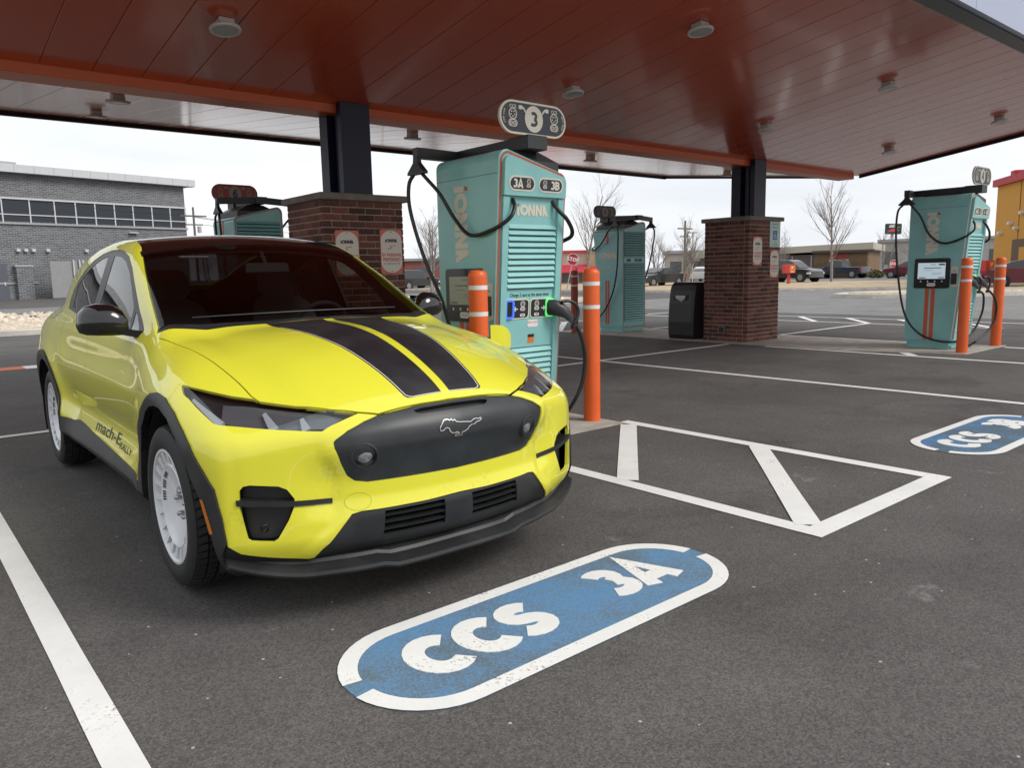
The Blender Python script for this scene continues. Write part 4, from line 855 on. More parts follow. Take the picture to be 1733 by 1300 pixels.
cut(T3(WS), top, 'windshield', filt=lambda c: c.z > 1.0); cut(T3([(-.262, -.02), (-.275, .31), (-.345, .59), (-.452, .770), (-.49, .793), (-.52, .77), (-.41, .56), (-.318, -.02)]), top, 'cowl', filt=lambda c: c.z > .95)
ROOF = [(-1.177, -.02), (-1.183, .2), (-1.195, .46), (-1.210, .643), (-1.30, .622), (-1.5, .60), (-2.0, .59), (-2.4, .565), (-2.48, .30), (-2.5, -.02)]
cut(T3(ROOF), top, 'roof', filt=lambda c: c.z > 1.3); cut(T3([(-2.52, -.02), (-2.5, .30), (-2.43, .56), (-2.8, .54), (-3.2, .50), (-3.38, .40), (-3.42, -.02)]), top, 'rear_window', filt=lambda c: c.z > 1.1)
cut(T3([(-1.14, -.02), (-1.16, .46), (-1.175, .655), (-1.25, .645), (-1.22, .46), (-1.20, -.02)]), top, 'roof', filt=lambda c: c.z > 1.3)
DLO = [(-.663, 1.095), (-.836, 1.191), (-1.012, 1.307), (-1.177, 1.415), (-1.323, 1.484), (-1.483, 1.519), (-1.619, 1.531), (-1.759, 1.532), (-1.958, 1.516), (-2.164, 1.479), (-2.374, 1.415), (-2.532, 1.339), (-2.602, 1.275), (-2.62, 1.22), (-2.58, 1.17), (-2.2, 1.14), (-1.6, 1.10), (-1.0, 1.07), (-.72, 1.06)]
up = lambda c: c.z > .98
cut(S3(DLO), sidev, 'window_trim', filt=up)
cut(S3([(-.93, 1.088), (-.955, 1.205), (-1.06, 1.287), (-1.21, 1.388), (-1.35, 1.453), (-1.49, 1.486), (-1.655, 1.499), (-1.635, 1.125), (-1.0, 1.093)]), sidev, 'front_glass', over=('window_trim',))
cut(S3([(-.745, 1.085), (-.86, 1.165), (-.905, 1.185), (-.90, 1.085)]), sidev, 'quarter_glass', over=('window_trim',))
cut(S3([(-1.80, 1.499), (-1.95, 1.484), (-2.14, 1.449), (-2.33, 1.389), (-2.47, 1.32), (-2.42, 1.18), (-2.2, 1.166), (-1.77, 1.135)]), sidev, 'rear_glass', over=('window_trim',))
HL = [(.18, .867, .912), (.187, .860, .915), (.228, .848, .911), (.335, .809, .900), (.435, .758, .885), (.511, .699, .875), (.540, .690, .864), (.623, .614, .851), (.715, .521, .836), (.779, .435, .821), (.801, .397, .815), (.801, .447, .802), (.793, .517, .779), (.791, .548, .764), (.768, .588, .767), (.702, .686, .777), (.643, .755, .785), (.568, .819, .792), (.537, .841, .793), (.508, .854, .797), (.436, .864, .822), (.359, .871, .848), (.291, .874, .871), (.246, .879, .882), (.205, .873, .899)]
dh = (.72, .66, .22); fr = lambda c: c.x > .05 and c.z > .6
cut(HL, dh, 'headlight', over=('', 'gap'), filt=fr)
cut([(.43, .80, .872), (.49, .735, .868), (.73, .50, .832), (.775, .45, .815), (.78, .52, .782), (.70, .67, .788), (.60, .785, .800), (.50, .83, .815)], dh, 'headlight_reflector', over=('headlight',))
for a, b, w in (((.300, .868, .876), (.525, .835, .800), .014), ((.600, .700, .838), (.690, .692, .782), .016), ((.70, .585, .815), (.755, .592, .775), .016)):
    A_, B_ = Vector(a), Vector(b); s_ = (B_ - A_).cross(Vector(dh)).normalized() * w; cut([A_ - s_ * .4, A_ + s_ * .4, B_ + s_, B_ - s_], dh, 'headlight_bar', over=('headlight', 'headlight_reflector'))
GR = [(.522, .724), (.514, .732), (.467, .761), (.396, .789), (.334, .806), (.277, .813), (.168, .825), (.062, .829), (-.02, .829), (-.02, .541), (.075, .542), (.266, .544), (.390, .545), (.437, .555), (.466, .577), (.497, .636), (.521, .701)]
F3 = lambda L: [(.85, y, z) for y, z in L]
front = lambda c: c.x > .5
cut(F3(GR), frontv, 'grille', over=('', 'gap'), filt=lambda c: c.x > .7)
cut(F3([(-.02, .822), (.150, .817), (.185, .812), (.178, .803), (.160, .797), (-.02, .796)]), frontv, 'grille_slot', over=('grille',))
VT = [(.669, .838, .559), (.68, .825, .578), (.693, .804, .582), (.74, .713, .570), (.753, .686, .555), (.761, .662, .516), (.761, .664, .487), (.755, .688, .434), (.736, .725, .367), (.726, .741, .354), (.688, .811, .365), (.682, .822, .373), (.674, .833, .44), (.668, .84, .507)]
cut(VT, (.8, .55, 0), 'vent', filt=front)
cut([(.79, .523, .497), (.79, .523, .477), (.72, .75, .495), (.66, .845, .505), (.66, .845, .527), (.72, .75, .516)], (.8, .55, 0), 'vent_blade', over=('', 'vent'), filt=front)
LT = [(.885, -.02, .443), (.881, .145, .437), (.849, .356, .436), (.832, .421, .437), (.821, .46, .43), (.798, .545, .329), (.781, .57, .305), (.75, .593, .268), (.743, .612, .264), (.696, .753, .290), (.655, .841, .314), (.632, .879, .347), (.631, .881, .365), (.56, .93, .36), (.5, .95, .1), (.8, .5, .1), (.88, -.02, .1)]
cut(LT, (.9, .35, 0), 'lower_valance', filt=front, ndot=-.2)
cut(F3([(.07, .318), (.07, .426), (.335, .424), (.345, .318)]), frontv, 'lower_opening', over=('lower_valance',), filt=lambda c: c.x > .7)
def circ(xc, zc, r, n, a0=0, a1=360): return [(xc + r * math.cos(math.radians(a0 + (a1 - a0) * k / n)), zc + r * math.sin(math.radians(a0 + (a1 - a0) * k / n))) for k in range(n + (a1 - a0 < 360))]
low = lambda c: c.z < .95 and c.y > .6
FA = [(-.475, .10), (-.462, .42), (-.435, .55), (-.365, .675), (-.26, .768), (-.14, .828), (-.04, .864), (.06, .876), (.16, .866), (.29, .823), (.40, .765), (.467, .722), (.549, .635), (.600, .568), (.623, .455), (.632, .36), (.60, .30), (.60, .10)]
cut(S3(FA), sidev, 'arch_cladding', over=('', 'lower_valance'), filt=low)
cut(S3([(x - 2.984 if x < 9 else x, z) for x, z in circ(.0, .37, .50, 26, -10, 190)] + [(-3.5, .1), (-2.48, .1)]), sidev, 'arch_cladding', filt=low)
FOPEN = [(-.42, .08), (-.415, .42), (-.39, .55), (-.30, .680), (-.17, .770), (-.07, .806), (.03, .822), (.129, .824), (.253, .796), (.36, .735), (.46, .636), (.531, .52), (.574, .394), (.586, .335), (.585, .08)]
cut(S3(FOPEN), sidev, 'arch_opening', over=('', 'arch_cladding', 'lower_valance'), filt=low, ndot=-.3)
cut(S3(circ(-2.984, .375, .425, 28, -35, 215)), sidev, 'arch_opening', over=('', 'arch_cladding'), filt=low, ndot=-.3)
cut(S3([(-2.50, .445), (-2.25, .44), (-2.12, .458), (-1.93, .450), (-1.74, .435), (-1.354, .418), (-.973, .402), (-.48, .385), (-.46, .05), (-2.52, .05)]), sidev, 'sill_cladding', over=('',), filt=lambda c: c.z < .5 and c.y > .5, ndot=-.6)
for path in ([(-.66, 1.062), (-.645, .95), (-.638, .80), (-.648, .65), (-.70, .47), (-.74, .398)], [(-1.71, 1.10), (-1.70, .8), (-1.68, .43)], [(-2.46, 1.158), (-2.47, 1.0), (-2.43, .88), (-2.33, .72), (-2.20, .55), (-2.12, .455)]):
    cut(S3(band([tuple(p)[:2] for p in [(a[0], a[1]) for a in path]], .0055)), sidev, 'gap', filt=lambda c: .38 < c.z < 1.2 and c.y > .6)
cut([(.168, .867, .915), (.172, .89, .893), (.178, .909, .872), (.180, .920, .858), (.1845, .920, .858), (.183, .909, .874), (.177, .89, .895), (.174, .866, .917)], (.3, .9, .3), 'gap', filt=lambda c: c.x > .1)
0 and cut(S3(band([(-.66, 1.052), (-.60, 1.068), (-.52, 1.078), (-.46, 1.079)], .005)), (0, .8, .6), 'gap', filt=lambda c: c.z > 1.0 and c.x < -.4)
for f in bm.faces:                                        # open underside at the wheels
    c = f.calc_center_median()
    if f.normal.z < -.4 and c.y > .5 and min(abs(c.x), abs(c.x + 2.984)) < .44: f[TL] = tid('arch_opening')
bm.verts.index_update()
VP = np.array([v.co for v in bm.verts]); yc = np.abs(VP[:, 1]) < 1e-4
for _ in range(3):
    e = 1e-3; g = np.stack([F(VP + np.eye(3)[i] * e) - F(VP - np.eye(3)[i] * e) for i in range(3)], -1) / (2 * e); VP = VP - np.clip(F(VP), -.004, .004)[:, None] * g / np.maximum((g * g).sum(1), .05)[:, None]
VP[yc, 1] = 0; VN = gradF(VP); VN[yc, 1] = 0; VN /= np.linalg.norm(VN, axis=1)[:, None]
BYTAG = {}
inv = {v: k for k, v in TAGS.items()}
for f in bm.faces: BYTAG.setdefault(inv.get(f[TL], ''), []).append([v.index for v in f.verts])
bm.free()
def panel(name, tags, m, parent, side='both', off=0.0, flange=.014, keep=None):
    """a panel of the body skin; side: 'both' halves joined, 'l' or 'r'"""
    faces = [f for t in ((tags,) if isinstance(tags, str) else tags) for f in BYTAG.get(t, [])]
    if keep is not None: faces = [f for f in faces if keep(VP[f].mean(0))]
    verts, fcs, lnor = [], [], []
    for s in {'both': (1, -1), 'l': (1,), 'r': (-1,)}[side]:
        ids = {}; mir = np.array([1, s, 1])
        def vi(i):
            if i not in ids: ids[i] = len(verts); verts.append((VP[i] + VN[i] * off) * mir)
            return ids[i]
        cnt = {}
        for f in faces:
            g = f if s > 0 else f[::-1]; fcs.append([vi(i) for i in g]); lnor += [VN[i] * mir for i in g]
            for a, b in zip(f, f[1:] + f[:1]): cnt.setdefault((min(a, b), max(a, b)), []).append((a, b))
        if flange:
            for k, l in cnt.items():
                if len(l) == 1 and not (abs(VP[k[0], 1]) < 1e-5 and abs(VP[k[1], 1]) < 1e-5):
                    a, b = l[0]; n0 = len(verts)
                    q = [(VP[i] + VN[i] * o) * mir for i, o in ((a, off), (a, off - flange), (b, off - flange), (b, off))]; verts += q
                    g = [n0, n0 + 1, n0 + 2, n0 + 3]; nn = np.cross(q[1] - q[0], q[2] - q[0]); 
                    if s < 0: g = g[::-1]; nn = -nn
                    nn = nn / max(np.linalg.norm(nn), 1e-9); fcs.append(g); lnor += [nn] * 4
    me = bpy.data.meshes.new(name); me.from_pydata([tuple(v) for v in verts], [], fcs); me.materials.append(m)
    me.polygons.foreach_set('use_smooth', [True] * len(me.polygons)); me.update()
    me.normals_split_custom_set([tuple(n) for n in lnor])
    return link_mesh(name, me, parent)
def on_body_many(P, h=.001, s=-1):
    """points on the flank at (x, z) pairs, lifted by h"""
    P = np.array(P, float); o = np.stack([P[:, 0], np.full(len(P), 1.15), P[:, 1]], 1); p, ok = march(o, np.repeat([[0., -1., 0.]], len(P), 0), 0, .6, n=40, it=16)
    return (p + gradF(p) * h) * np.array([1, s, 1])
def on_body(x, z, h=.001, s=-1): return tuple(on_body_many([(x, z)], h, s)[0])
def on_nose_many(P, h=.001):
    P = np.array(P, float); o = np.stack([np.full(len(P), 1.1), np.abs(P[:, 0]), P[:, 1]], 1); p, ok = march(o, np.repeat([[-1., 0., 0.]], len(P), 0), 0, .6, n=40, it=16)
    return (p + gradF(p) * h) * np.stack([np.ones(len(P)), np.where(P[:, 0] < 0, -1, 1), np.ones(len(P))], 1)
def on_nose(y, z, h=.001): return tuple(on_nose_many([(y, z)], h)[0])
def paint_mat():
    m = mat('car_paint_yellow', (.70, .665, .042), .38, spec=.2, coat=1.0, coat_rough=.01); n = m.node_tree; b = n.nodes['Principled BSDF']; L = n.links.new
    t = n.nodes.new('ShaderNodeTexCoord'); v = n.nodes.new('ShaderNodeTexNoise'); v.inputs['Scale'].default_value = 70; v.inputs['Detail'].default_value = 4; v.inputs['Roughness'].default_value = .75; L(t.outputs['Object'], v.inputs[0])
    a = n.nodes.new('ShaderNodeTexNoise'); a.inputs['Scale'].default_value = 5; a.inputs['Detail'].default_value = 4; L(t.outputs['Object'], a.inputs[0])
    sp = n.nodes.new('ShaderNodeSeparateXYZ'); L(t.outputs['Object'], sp.inputs[0])
    lowm = n.nodes.new('ShaderNodeMapRange'); lowm.inputs[1].default_value = .75; lowm.inputs[2].default_value = .25; lowm.inputs[3].default_value = -.09; lowm.inputs[4].default_value = .055; L(sp.outputs[2], lowm.inputs[0])      # road grime thrown up low on the body
    ad = n.nodes.new('ShaderNodeMath'); L(v.outputs[0], ad.inputs[0]); L(lowm.outputs[0], ad.inputs[1])
    mu = n.nodes.new('ShaderNodeMath'); mu.operation = 'MULTIPLY'; L(ad.outputs[0], mu.inputs[0]); L(a.outputs[0], mu.inputs[1])
    mr = n.nodes.new('ShaderNodeMapRange'); mr.inputs[1].default_value = .33; mr.inputs[2].default_value = .46; mr.inputs[4].default_value = .55; L(mu.outputs[0], mr.inputs[0])
    mx = n.nodes.new('ShaderNodeMix'); mx.data_type = 'RGBA'; L(mr.outputs[0], mx.inputs[0]); mx.inputs[6].default_value = (.70, .665, .042, 1); mx.inputs[7].default_value = (.30, .25, .10, 1); L(mx.outputs[2], b.inputs['Base Color'])
    cr = n.nodes.new('ShaderNodeMapRange'); cr.inputs[3].default_value = .01; cr.inputs[4].default_value = .4; L(mr.outputs[0], cr.inputs[0]); L(cr.outputs[0], b.inputs['Coat Roughness']); return m
def dusty(name, col, rough, speck=.5, scale=60, thr=.06, keep=.72):
    """dark plastic with pale dried specks of road spray"""
    m = mat(name, col, rough); n = m.node_tree; b = n.nodes['Principled BSDF']; L = n.links.new; t = n.nodes.new('ShaderNodeTexCoord')
    v = n.nodes.new('ShaderNodeTexVoronoi'); v.inputs['Scale'].default_value = scale; L(t.outputs['Object'], v.inputs[0])
    lt = n.nodes.new('ShaderNodeMath'); lt.operation = 'LESS_THAN'; lt.inputs[1].default_value = thr; L(v.outputs['Distance'], lt.inputs[0]); sx = n.nodes.new('ShaderNodeSeparateColor'); L(v.outputs['Color'], sx.inputs[0])
    gt = n.nodes.new('ShaderNodeMath'); gt.operation = 'GREATER_THAN'; gt.inputs[1].default_value = keep; L(sx.outputs[0], gt.inputs[0]); an = n.nodes.new('ShaderNodeMath'); an.operation = 'MULTIPLY'; L(lt.outputs[0], an.inputs[0]); L(gt.outputs[0], an.inputs[1])
    z = n.nodes.new('ShaderNodeTexNoise'); z.inputs['Scale'].default_value = 6; z.inputs['Detail'].default_value = 6; L(t.outputs['Object'], z.inputs[0]); zr = n.nodes.new('ShaderNodeMapRange'); zr.inputs[1].default_value = .45; zr.inputs[2].default_value = .75; zr.inputs[4].default_value = .035; L(z.outputs[0], zr.inputs[0])
    sc = n.nodes.new('ShaderNodeMath'); sc.operation = 'MULTIPLY'; sc.inputs[1].default_value = speck; L(an.outputs[0], sc.inputs[0]); mxx = n.nodes.new('ShaderNodeMath'); mxx.operation = 'MAXIMUM'; L(sc.outputs[0], mxx.inputs[0]); L(zr.outputs[0], mxx.inputs[1])
    mx = n.nodes.new('ShaderNodeMix'); mx.data_type = 'RGBA'; L(mxx.outputs[0], mx.inputs[0]); mx.inputs[6].default_value = (*col, 1); mx.inputs[7].default_value = (.50, .49, .46, 1); L(mx.outputs[2], b.inputs['Base Color']); return m
M_yel = paint_mat(); M_gri = dusty('grille_satin_black', (.015, .0175, .020), .42, .45, 55, .055, .80); M_clad = dusty('cladding_grey_black', (.0125, .013, .014), .48, .3, 45, .05, .86); M_strp = dusty('stripe_satin_black', (.012, .012, .015), .42, .4, 40, .05, .90)
M_pin = mat('pinstripe_pale', (.55, .52, .45), .4); M_gloss = mat('gloss_black', (.006, .006, .007), .12, coat=.6); M_in = mat('cabin_dark', (.007, .007, .008), .9); M_seat = mat('seat_dark', (.009, .009, .010), .7); M_dash = mat('dash_dark', (.016, .017, .018), .55)
M_ws = glass('windshield_glass', (.46, .49, .48), .01, 1.28); M_wf = glass('side_glass', (.50, .53, .53), .01); M_wr = glass('privacy_glass', (.06, .065, .07), .01); M_len = glass('headlight_lens', (.80, .82, .84), .02)
M_buck = mat('headlight_bucket', (.020, .021, .024), .3); M_refl = mat('headlight_reflector', (.20, .21, .23), .22, metal=.5); M_bar = mat('headlight_bar', (.40, .41, .43), .25); M_fogl = mat('fog_lens', (.16, .165, .16), .12, spec=.8, var=.35, vscale=60); M_chr = mat('chrome_line', (.62, .62, .61), .2, metal=.8); M_amb = mat('amber_marker', (.46, .13, .015), .3)
M_rim = mat('wheel_white', (.66, .67, .69), .35, coat=.4, coat_rough=.1, var=.05, vscale=12); M_tyre = mat('tyre_rubber', (.014, .014, .014), .68, bump=.15, bscale=120); M_nut = mat('lug_nut', (.35, .35, .36), .3, metal=.9)
PSI = -.015891619
car = thing('electric_car', 'bright yellow electric crossover with black hood stripes parked at charger three', 'car', (1.82107718, 3.42325195, .006), PSI - PI / 2)
body = panel('body_shell', '', M_yel, car); hood = panel('hood', 'hood', M_yel, car)
panel('hood_stripe', 'stripe', M_strp, hood, 'l', flange=0); panel('hood_stripe', 'stripe', M_strp, hood, 'r', flange=0); panel('hood_pinstripe', 'pinstripe', M_pin, hood, flange=0)
panel('windshield', 'windshield', M_ws, car, off=-.003, flange=0); panel('cowl', 'cowl', M_clad, car, off=-.008); panel('roof_panel', 'roof', M_gloss, car, off=-.002); panel('rear_window', 'rear_window', M_wr, car, off=-.003, flange=0)
panel('grille_panel', 'grille', M_gri, car, off=-.007); panel('grille_slot', 'grille_slot', M_trim, car, off=-.03, flange=0); panel('lower_valance', 'lower_valance', M_clad, car, off=-.008); panel('lower_opening', 'lower_opening', M_trim, car, off=-.07, flange=0)
for s in 'lr':
    wt = panel('window_trim', 'window_trim', mat('trim_satin', (.010, .010, .011), .38), car, s, off=-.003); panel('front_window', 'front_glass', M_wf, wt, s, off=-.005, flange=0); panel('quarter_window', 'quarter_glass', M_gloss, wt, s, off=-.005, flange=0); panel('rear_side_window', 'rear_glass', M_wr, wt, s, off=-.005, flange=0)
    hl = panel('headlight', ('headlight', 'headlight_reflector', 'headlight_bar'), M_len, car, s, off=-.002, flange=0)
    panel('headlight_bucket', 'headlight', M_buck, hl, s, off=-.035, flange=0); panel('headlight_reflector', 'headlight_reflector', M_refl, hl, s, off=-.028, flange=.01); panel('headlight_bar', 'headlight_bar', M_bar, hl, s, off=-.012, flange=.02)
    ve = panel('corner_vent', 'vent', M_clad, car, s, off=-.045, flange=0); panel('vent_blade', 'vent_blade', M_clad, ve, s, off=.006, flange=.05)
    panel('arch_cladding', 'arch_cladding', M_clad, car, s, off=.009, flange=.03, keep=lambda c: c[0] > -1.5); panel('arch_cladding', 'arch_cladding', M_clad, car, s, off=.009, flange=.03, keep=lambda c: c[0] < -1.5); panel('sill_cladding', 'sill_cladding', M_clad, car, s, off=.006)
panel('inner_shell', ('', 'hood', 'stripe', 'pinstripe', 'gap', 'roof', 'cowl', 'window_trim', 'quarter_glass', 'headlight', 'headlight_reflector', 'headlight_bar', 'lower_valance'), M_in, car, off=-.05, flange=0)
sg_ = lambda s: 1 if s == 'l' else -1
for s in (1, -1):
    # fog lamps let into the grille
    fx, fy, fz = on_nose(.412, .655, -.007); fl = bpy.data.objects.new('fog_lamp', None); COL.objects.link(fl); fl.parent = car; fl.location = (fx, fy * s, fz); fl.rotation_euler = (0, 0, s * math.radians(20))
    b = MB(); b.lathe([(.052, -.01), (.052, .006), (.047, .008), (.043, -.012)], 28, axis='x', cap=False); b.build('fog_bezel', M_gri, fl)
    b = MB(); b.lathe([(.044, -.012), (.0, -.014)], 28, axis='x', cap=False); b.build('fog_cup', M_gloss, fl)
    b = MB(); b.lathe([(.030, -.014), (.030, -.004), (.025, .001), (.013, .004), (0, .005)], 24, axis='x'); b.build('fog_lens', M_fogl, fl)
    for k in range(3):                                    # slats in the lower openings
        z = .345 + k * .028; b = MB(); R = []
        for y in (.072, .16, .25, .343): q = on_nose(y, z, -.012); R.append([(q[0] + dx, s * y, z + dz) for dx, dz in ((.0, -.002), (.004, .004), (-.05, .012), (-.05, .004))])
        b.ring_loft(R); b.build('opening_slat', M_clad, car)
    # door mirror
    mi = bpy.data.objects.new('door_mirror', None); COL.objects.link(mi); mi.parent = car; b = MB(); lo = MB()
    sec = [(.855, -.755, 1.135, .045, .045), (.875, -.768, 1.145, .065, .075), (.92, -.782, 1.155, .085, .088), (.98, -.795, 1.158, .085, .088), (1.03, -.805, 1.155, .075, .078), (1.058, -.812, 1.148, .05, .055), (1.068, -.815, 1.142, .012, .015)]
    for mb, a0, a1 in ((b, -14, 194), (lo, 194, 346)):
        mb.ring_loft([[(xc + rx * math.cos(math.radians(a0 + (a1 - a0) * k / 12)), s * y, zc - .01 + rz * math.sin(math.radians(a0 + (a1 - a0) * k / 12)) * (1 if mb is b else .80)) for k in range(13)] for y, xc, zc, rx, rz in sec], False, False, True, closed=False)
    b.build('mirror_cap', M_gloss, mi); lo.build('mirror_base', mat('mirror_satin', (.016, .016, .017), .45), mi)
    b = MB(); b.ring_loft([[(xc + dx, s * y, zc + dz) for dx, dz in ((.05, -.018), (.05, .018), (-.05, .018), (-.05, -.018))] for y, xc, zc in ((.79, -.735, 1.075), (.84, -.75, 1.085), (.90, -.77, 1.10))]); b.build('mirror_stalk', M_gloss, mi)
    b = MB(); b.add([(-.873, s * .875, 1.09), (-.885, s * 1.045, 1.10), (-.885, s * 1.045, 1.20), (-.868, s * .875, 1.215)], [(0, 1, 2, 3)]); b.build('mirror_glass', mat('mirror_silver', (.6, .6, .6), .03, metal=1), mi)
    # amber side marker on the arch
    b = MB(); b.add([on_body(x, z, .0105, s) for x, z in ((.531, .522), (.547, .522), (.586, .396), (.570, .390))], [(0, 1, 2, 3), (3, 2, 1, 0)][:1] if s < 0 else [(3, 2, 1, 0)]); b.build('side_marker', M_amb, car)
    # wheel house
    for xc in (.01, -2.984):
        b = MB(); R = []
        if xc > -1:
            pts_ = [(x, max(z, .235)) for x, z in FOPEN]; b.ring_loft([[(x, s * y, z) for y in (.90, .50)] for x, z in pts_], False, False, False, closed=False); b.add([(x, s * .52, z) for x, z in pts_], [tuple(range(len(pts_)))]); b.build('wheel_house', M_in, car); continue
        for k in range(19):
            a = math.radians(-22 + 224 * k / 18); R.append([(xc + .418 * math.cos(a), s * y, .375 + .418 * math.sin(a)) for y in (.925, .50)])
        b.ring_loft(R, False, False, True, closed=False); b.add([(xc + .418 * math.cos(math.radians(-22 + 224 * k / 18)), s * .52, .375 + .418 * math.sin(math.radians(-22 + 224 * k / 18))) for k in range(19)], [tuple(range(19))]); b.build('wheel_house', M_in, car)
# flank lettering, on the passenger side and mirrored on the driver side
def flank_text(s_, x0, x1, z, h, slant, bold):
    text_bake([(s_, bold)]); V, Fc = TXT[(s_, bold)]; u0, u1 = min(v.x for v in V), max(v.x for v in V); v0, v1 = min(v.y for v in V), max(v.y for v in V)
    for s in (-1, 1):
        k = [(v.x - u0) / (u1 - u0) for v in V]; k = k if s < 0 else [1 - q for q in k]
        b = MB(); P = on_body_many([(x0 + (x1 - x0) * q, z + h * (v.y - v0) / (v1 - v0) + slant * q) for q, v in zip(k, V)], .0012, s)
        b.add(P, Fc); b.build('door_lettering', M_ink, car)
flank_text('mach-E', -1.69, -1.10, .455, .062, -.006, .012); flank_text('RALLY', -1.09, -.83, .440, .032, -.004, .012)
# running-horse outline on the grille
pony = [(-.095, .718), (-.096, .731), (-.085, .745), (-.073, .759), (-.056, .761), (-.048, .755), (-.038, .759), (-.032, .752), (-.023, .756), (-.017, .747), (-.001, .743), (.029, .740), (.056, .736), (.071, .744), (.085, .746), (.098, .743), (.111, .746), (.114, .740), (.102, .733), (.088, .732), (.074, .724), (.060, .724), (.046, .718), (.037, .708), (.019, .702), (.005, .699), (.005, .688), (-.020, .688), (-.031, .688), (-.024, .696), (-.008, .697), (-.016, .704), (-.028, .702), (-.040, .702), (-.052, .712), (-.052, .721), (-.064, .728), (-.074, .724), (-.082, .718)]
b = MB(); L_, R_ = stroke(pony, .0036, True); n = len(L_); b.add(on_nose_many(L_ + R_, -.003), [(i, (i + 1) % n, (i + 1) % n + n, i + n) for i in range(n)] + [((i + 1) % n, i, i + n, (i + 1) % n + n) for i in range(n)]); b.build('horse_emblem', M_chr, car)
# front splitter
b = MB(); R = []; ysp = [i / 30 * .885 for i in range(31)]
def splx(y): return float(plan(np.array(abs(y)))) - .045 + .03 * min(1, abs(y) / .6)
for y in [-v for v in ysp[:0:-1]] + ysp:
    a = abs(y); x = splx(a); lift = .075 * max(0, (a - .62) / .31) ** 1.6; t0 = .028 if a < .5 else .034
    st = .014 * max(0, min(1, (a - .30) / .05)); dp = .14 - .09 * max(0, min(1, (a - .66) / .2)); R.append([(x - dp, y, .20 + lift * .6), (x - .03, y, .180 + lift + st * .5), (x + .022, y, .186 + lift + st), (x + .028, y, .196 + lift + st), (x + .024, y, .209 + lift + st), (x - .035, y, .228 + lift + st), (x - .045, y, .240 + lift + st), (x - min(.10, dp), y, .275 + lift), (x - dp - .002, y, .28 + lift)])
b.ring_loft(R, smooth=False); b.build('splitter', M_clad, car)
def groove(path, w, name, m, closed=True):
    L_, R_ = stroke(path, w, closed); n = len(L_); b = MB(); b.add(on_nose_many(L_ + R_, .0008), [(i, (i + 1) % n, (i + 1) % n + n, i + n)[::-1] for i in range(n)]); return b.build(name, m, car)
tow = arc(-.432, .474, .05, .034, 0, 360, 20)[:-1]; groove(tow, .0016, 'tow_cover_seam', mat('seam_olive', (.40, .37, .03), .6))
for s in (1, -1):
    q = on_nose(.766, .40, -.044); b = MB(); b.lathe([(.016, -.004), (.016, .003), (.013, .004), (.0, .004)], 16, (q[0], s * q[1], q[2]), 'x'); b.build('park_sensor', M_gloss, car)
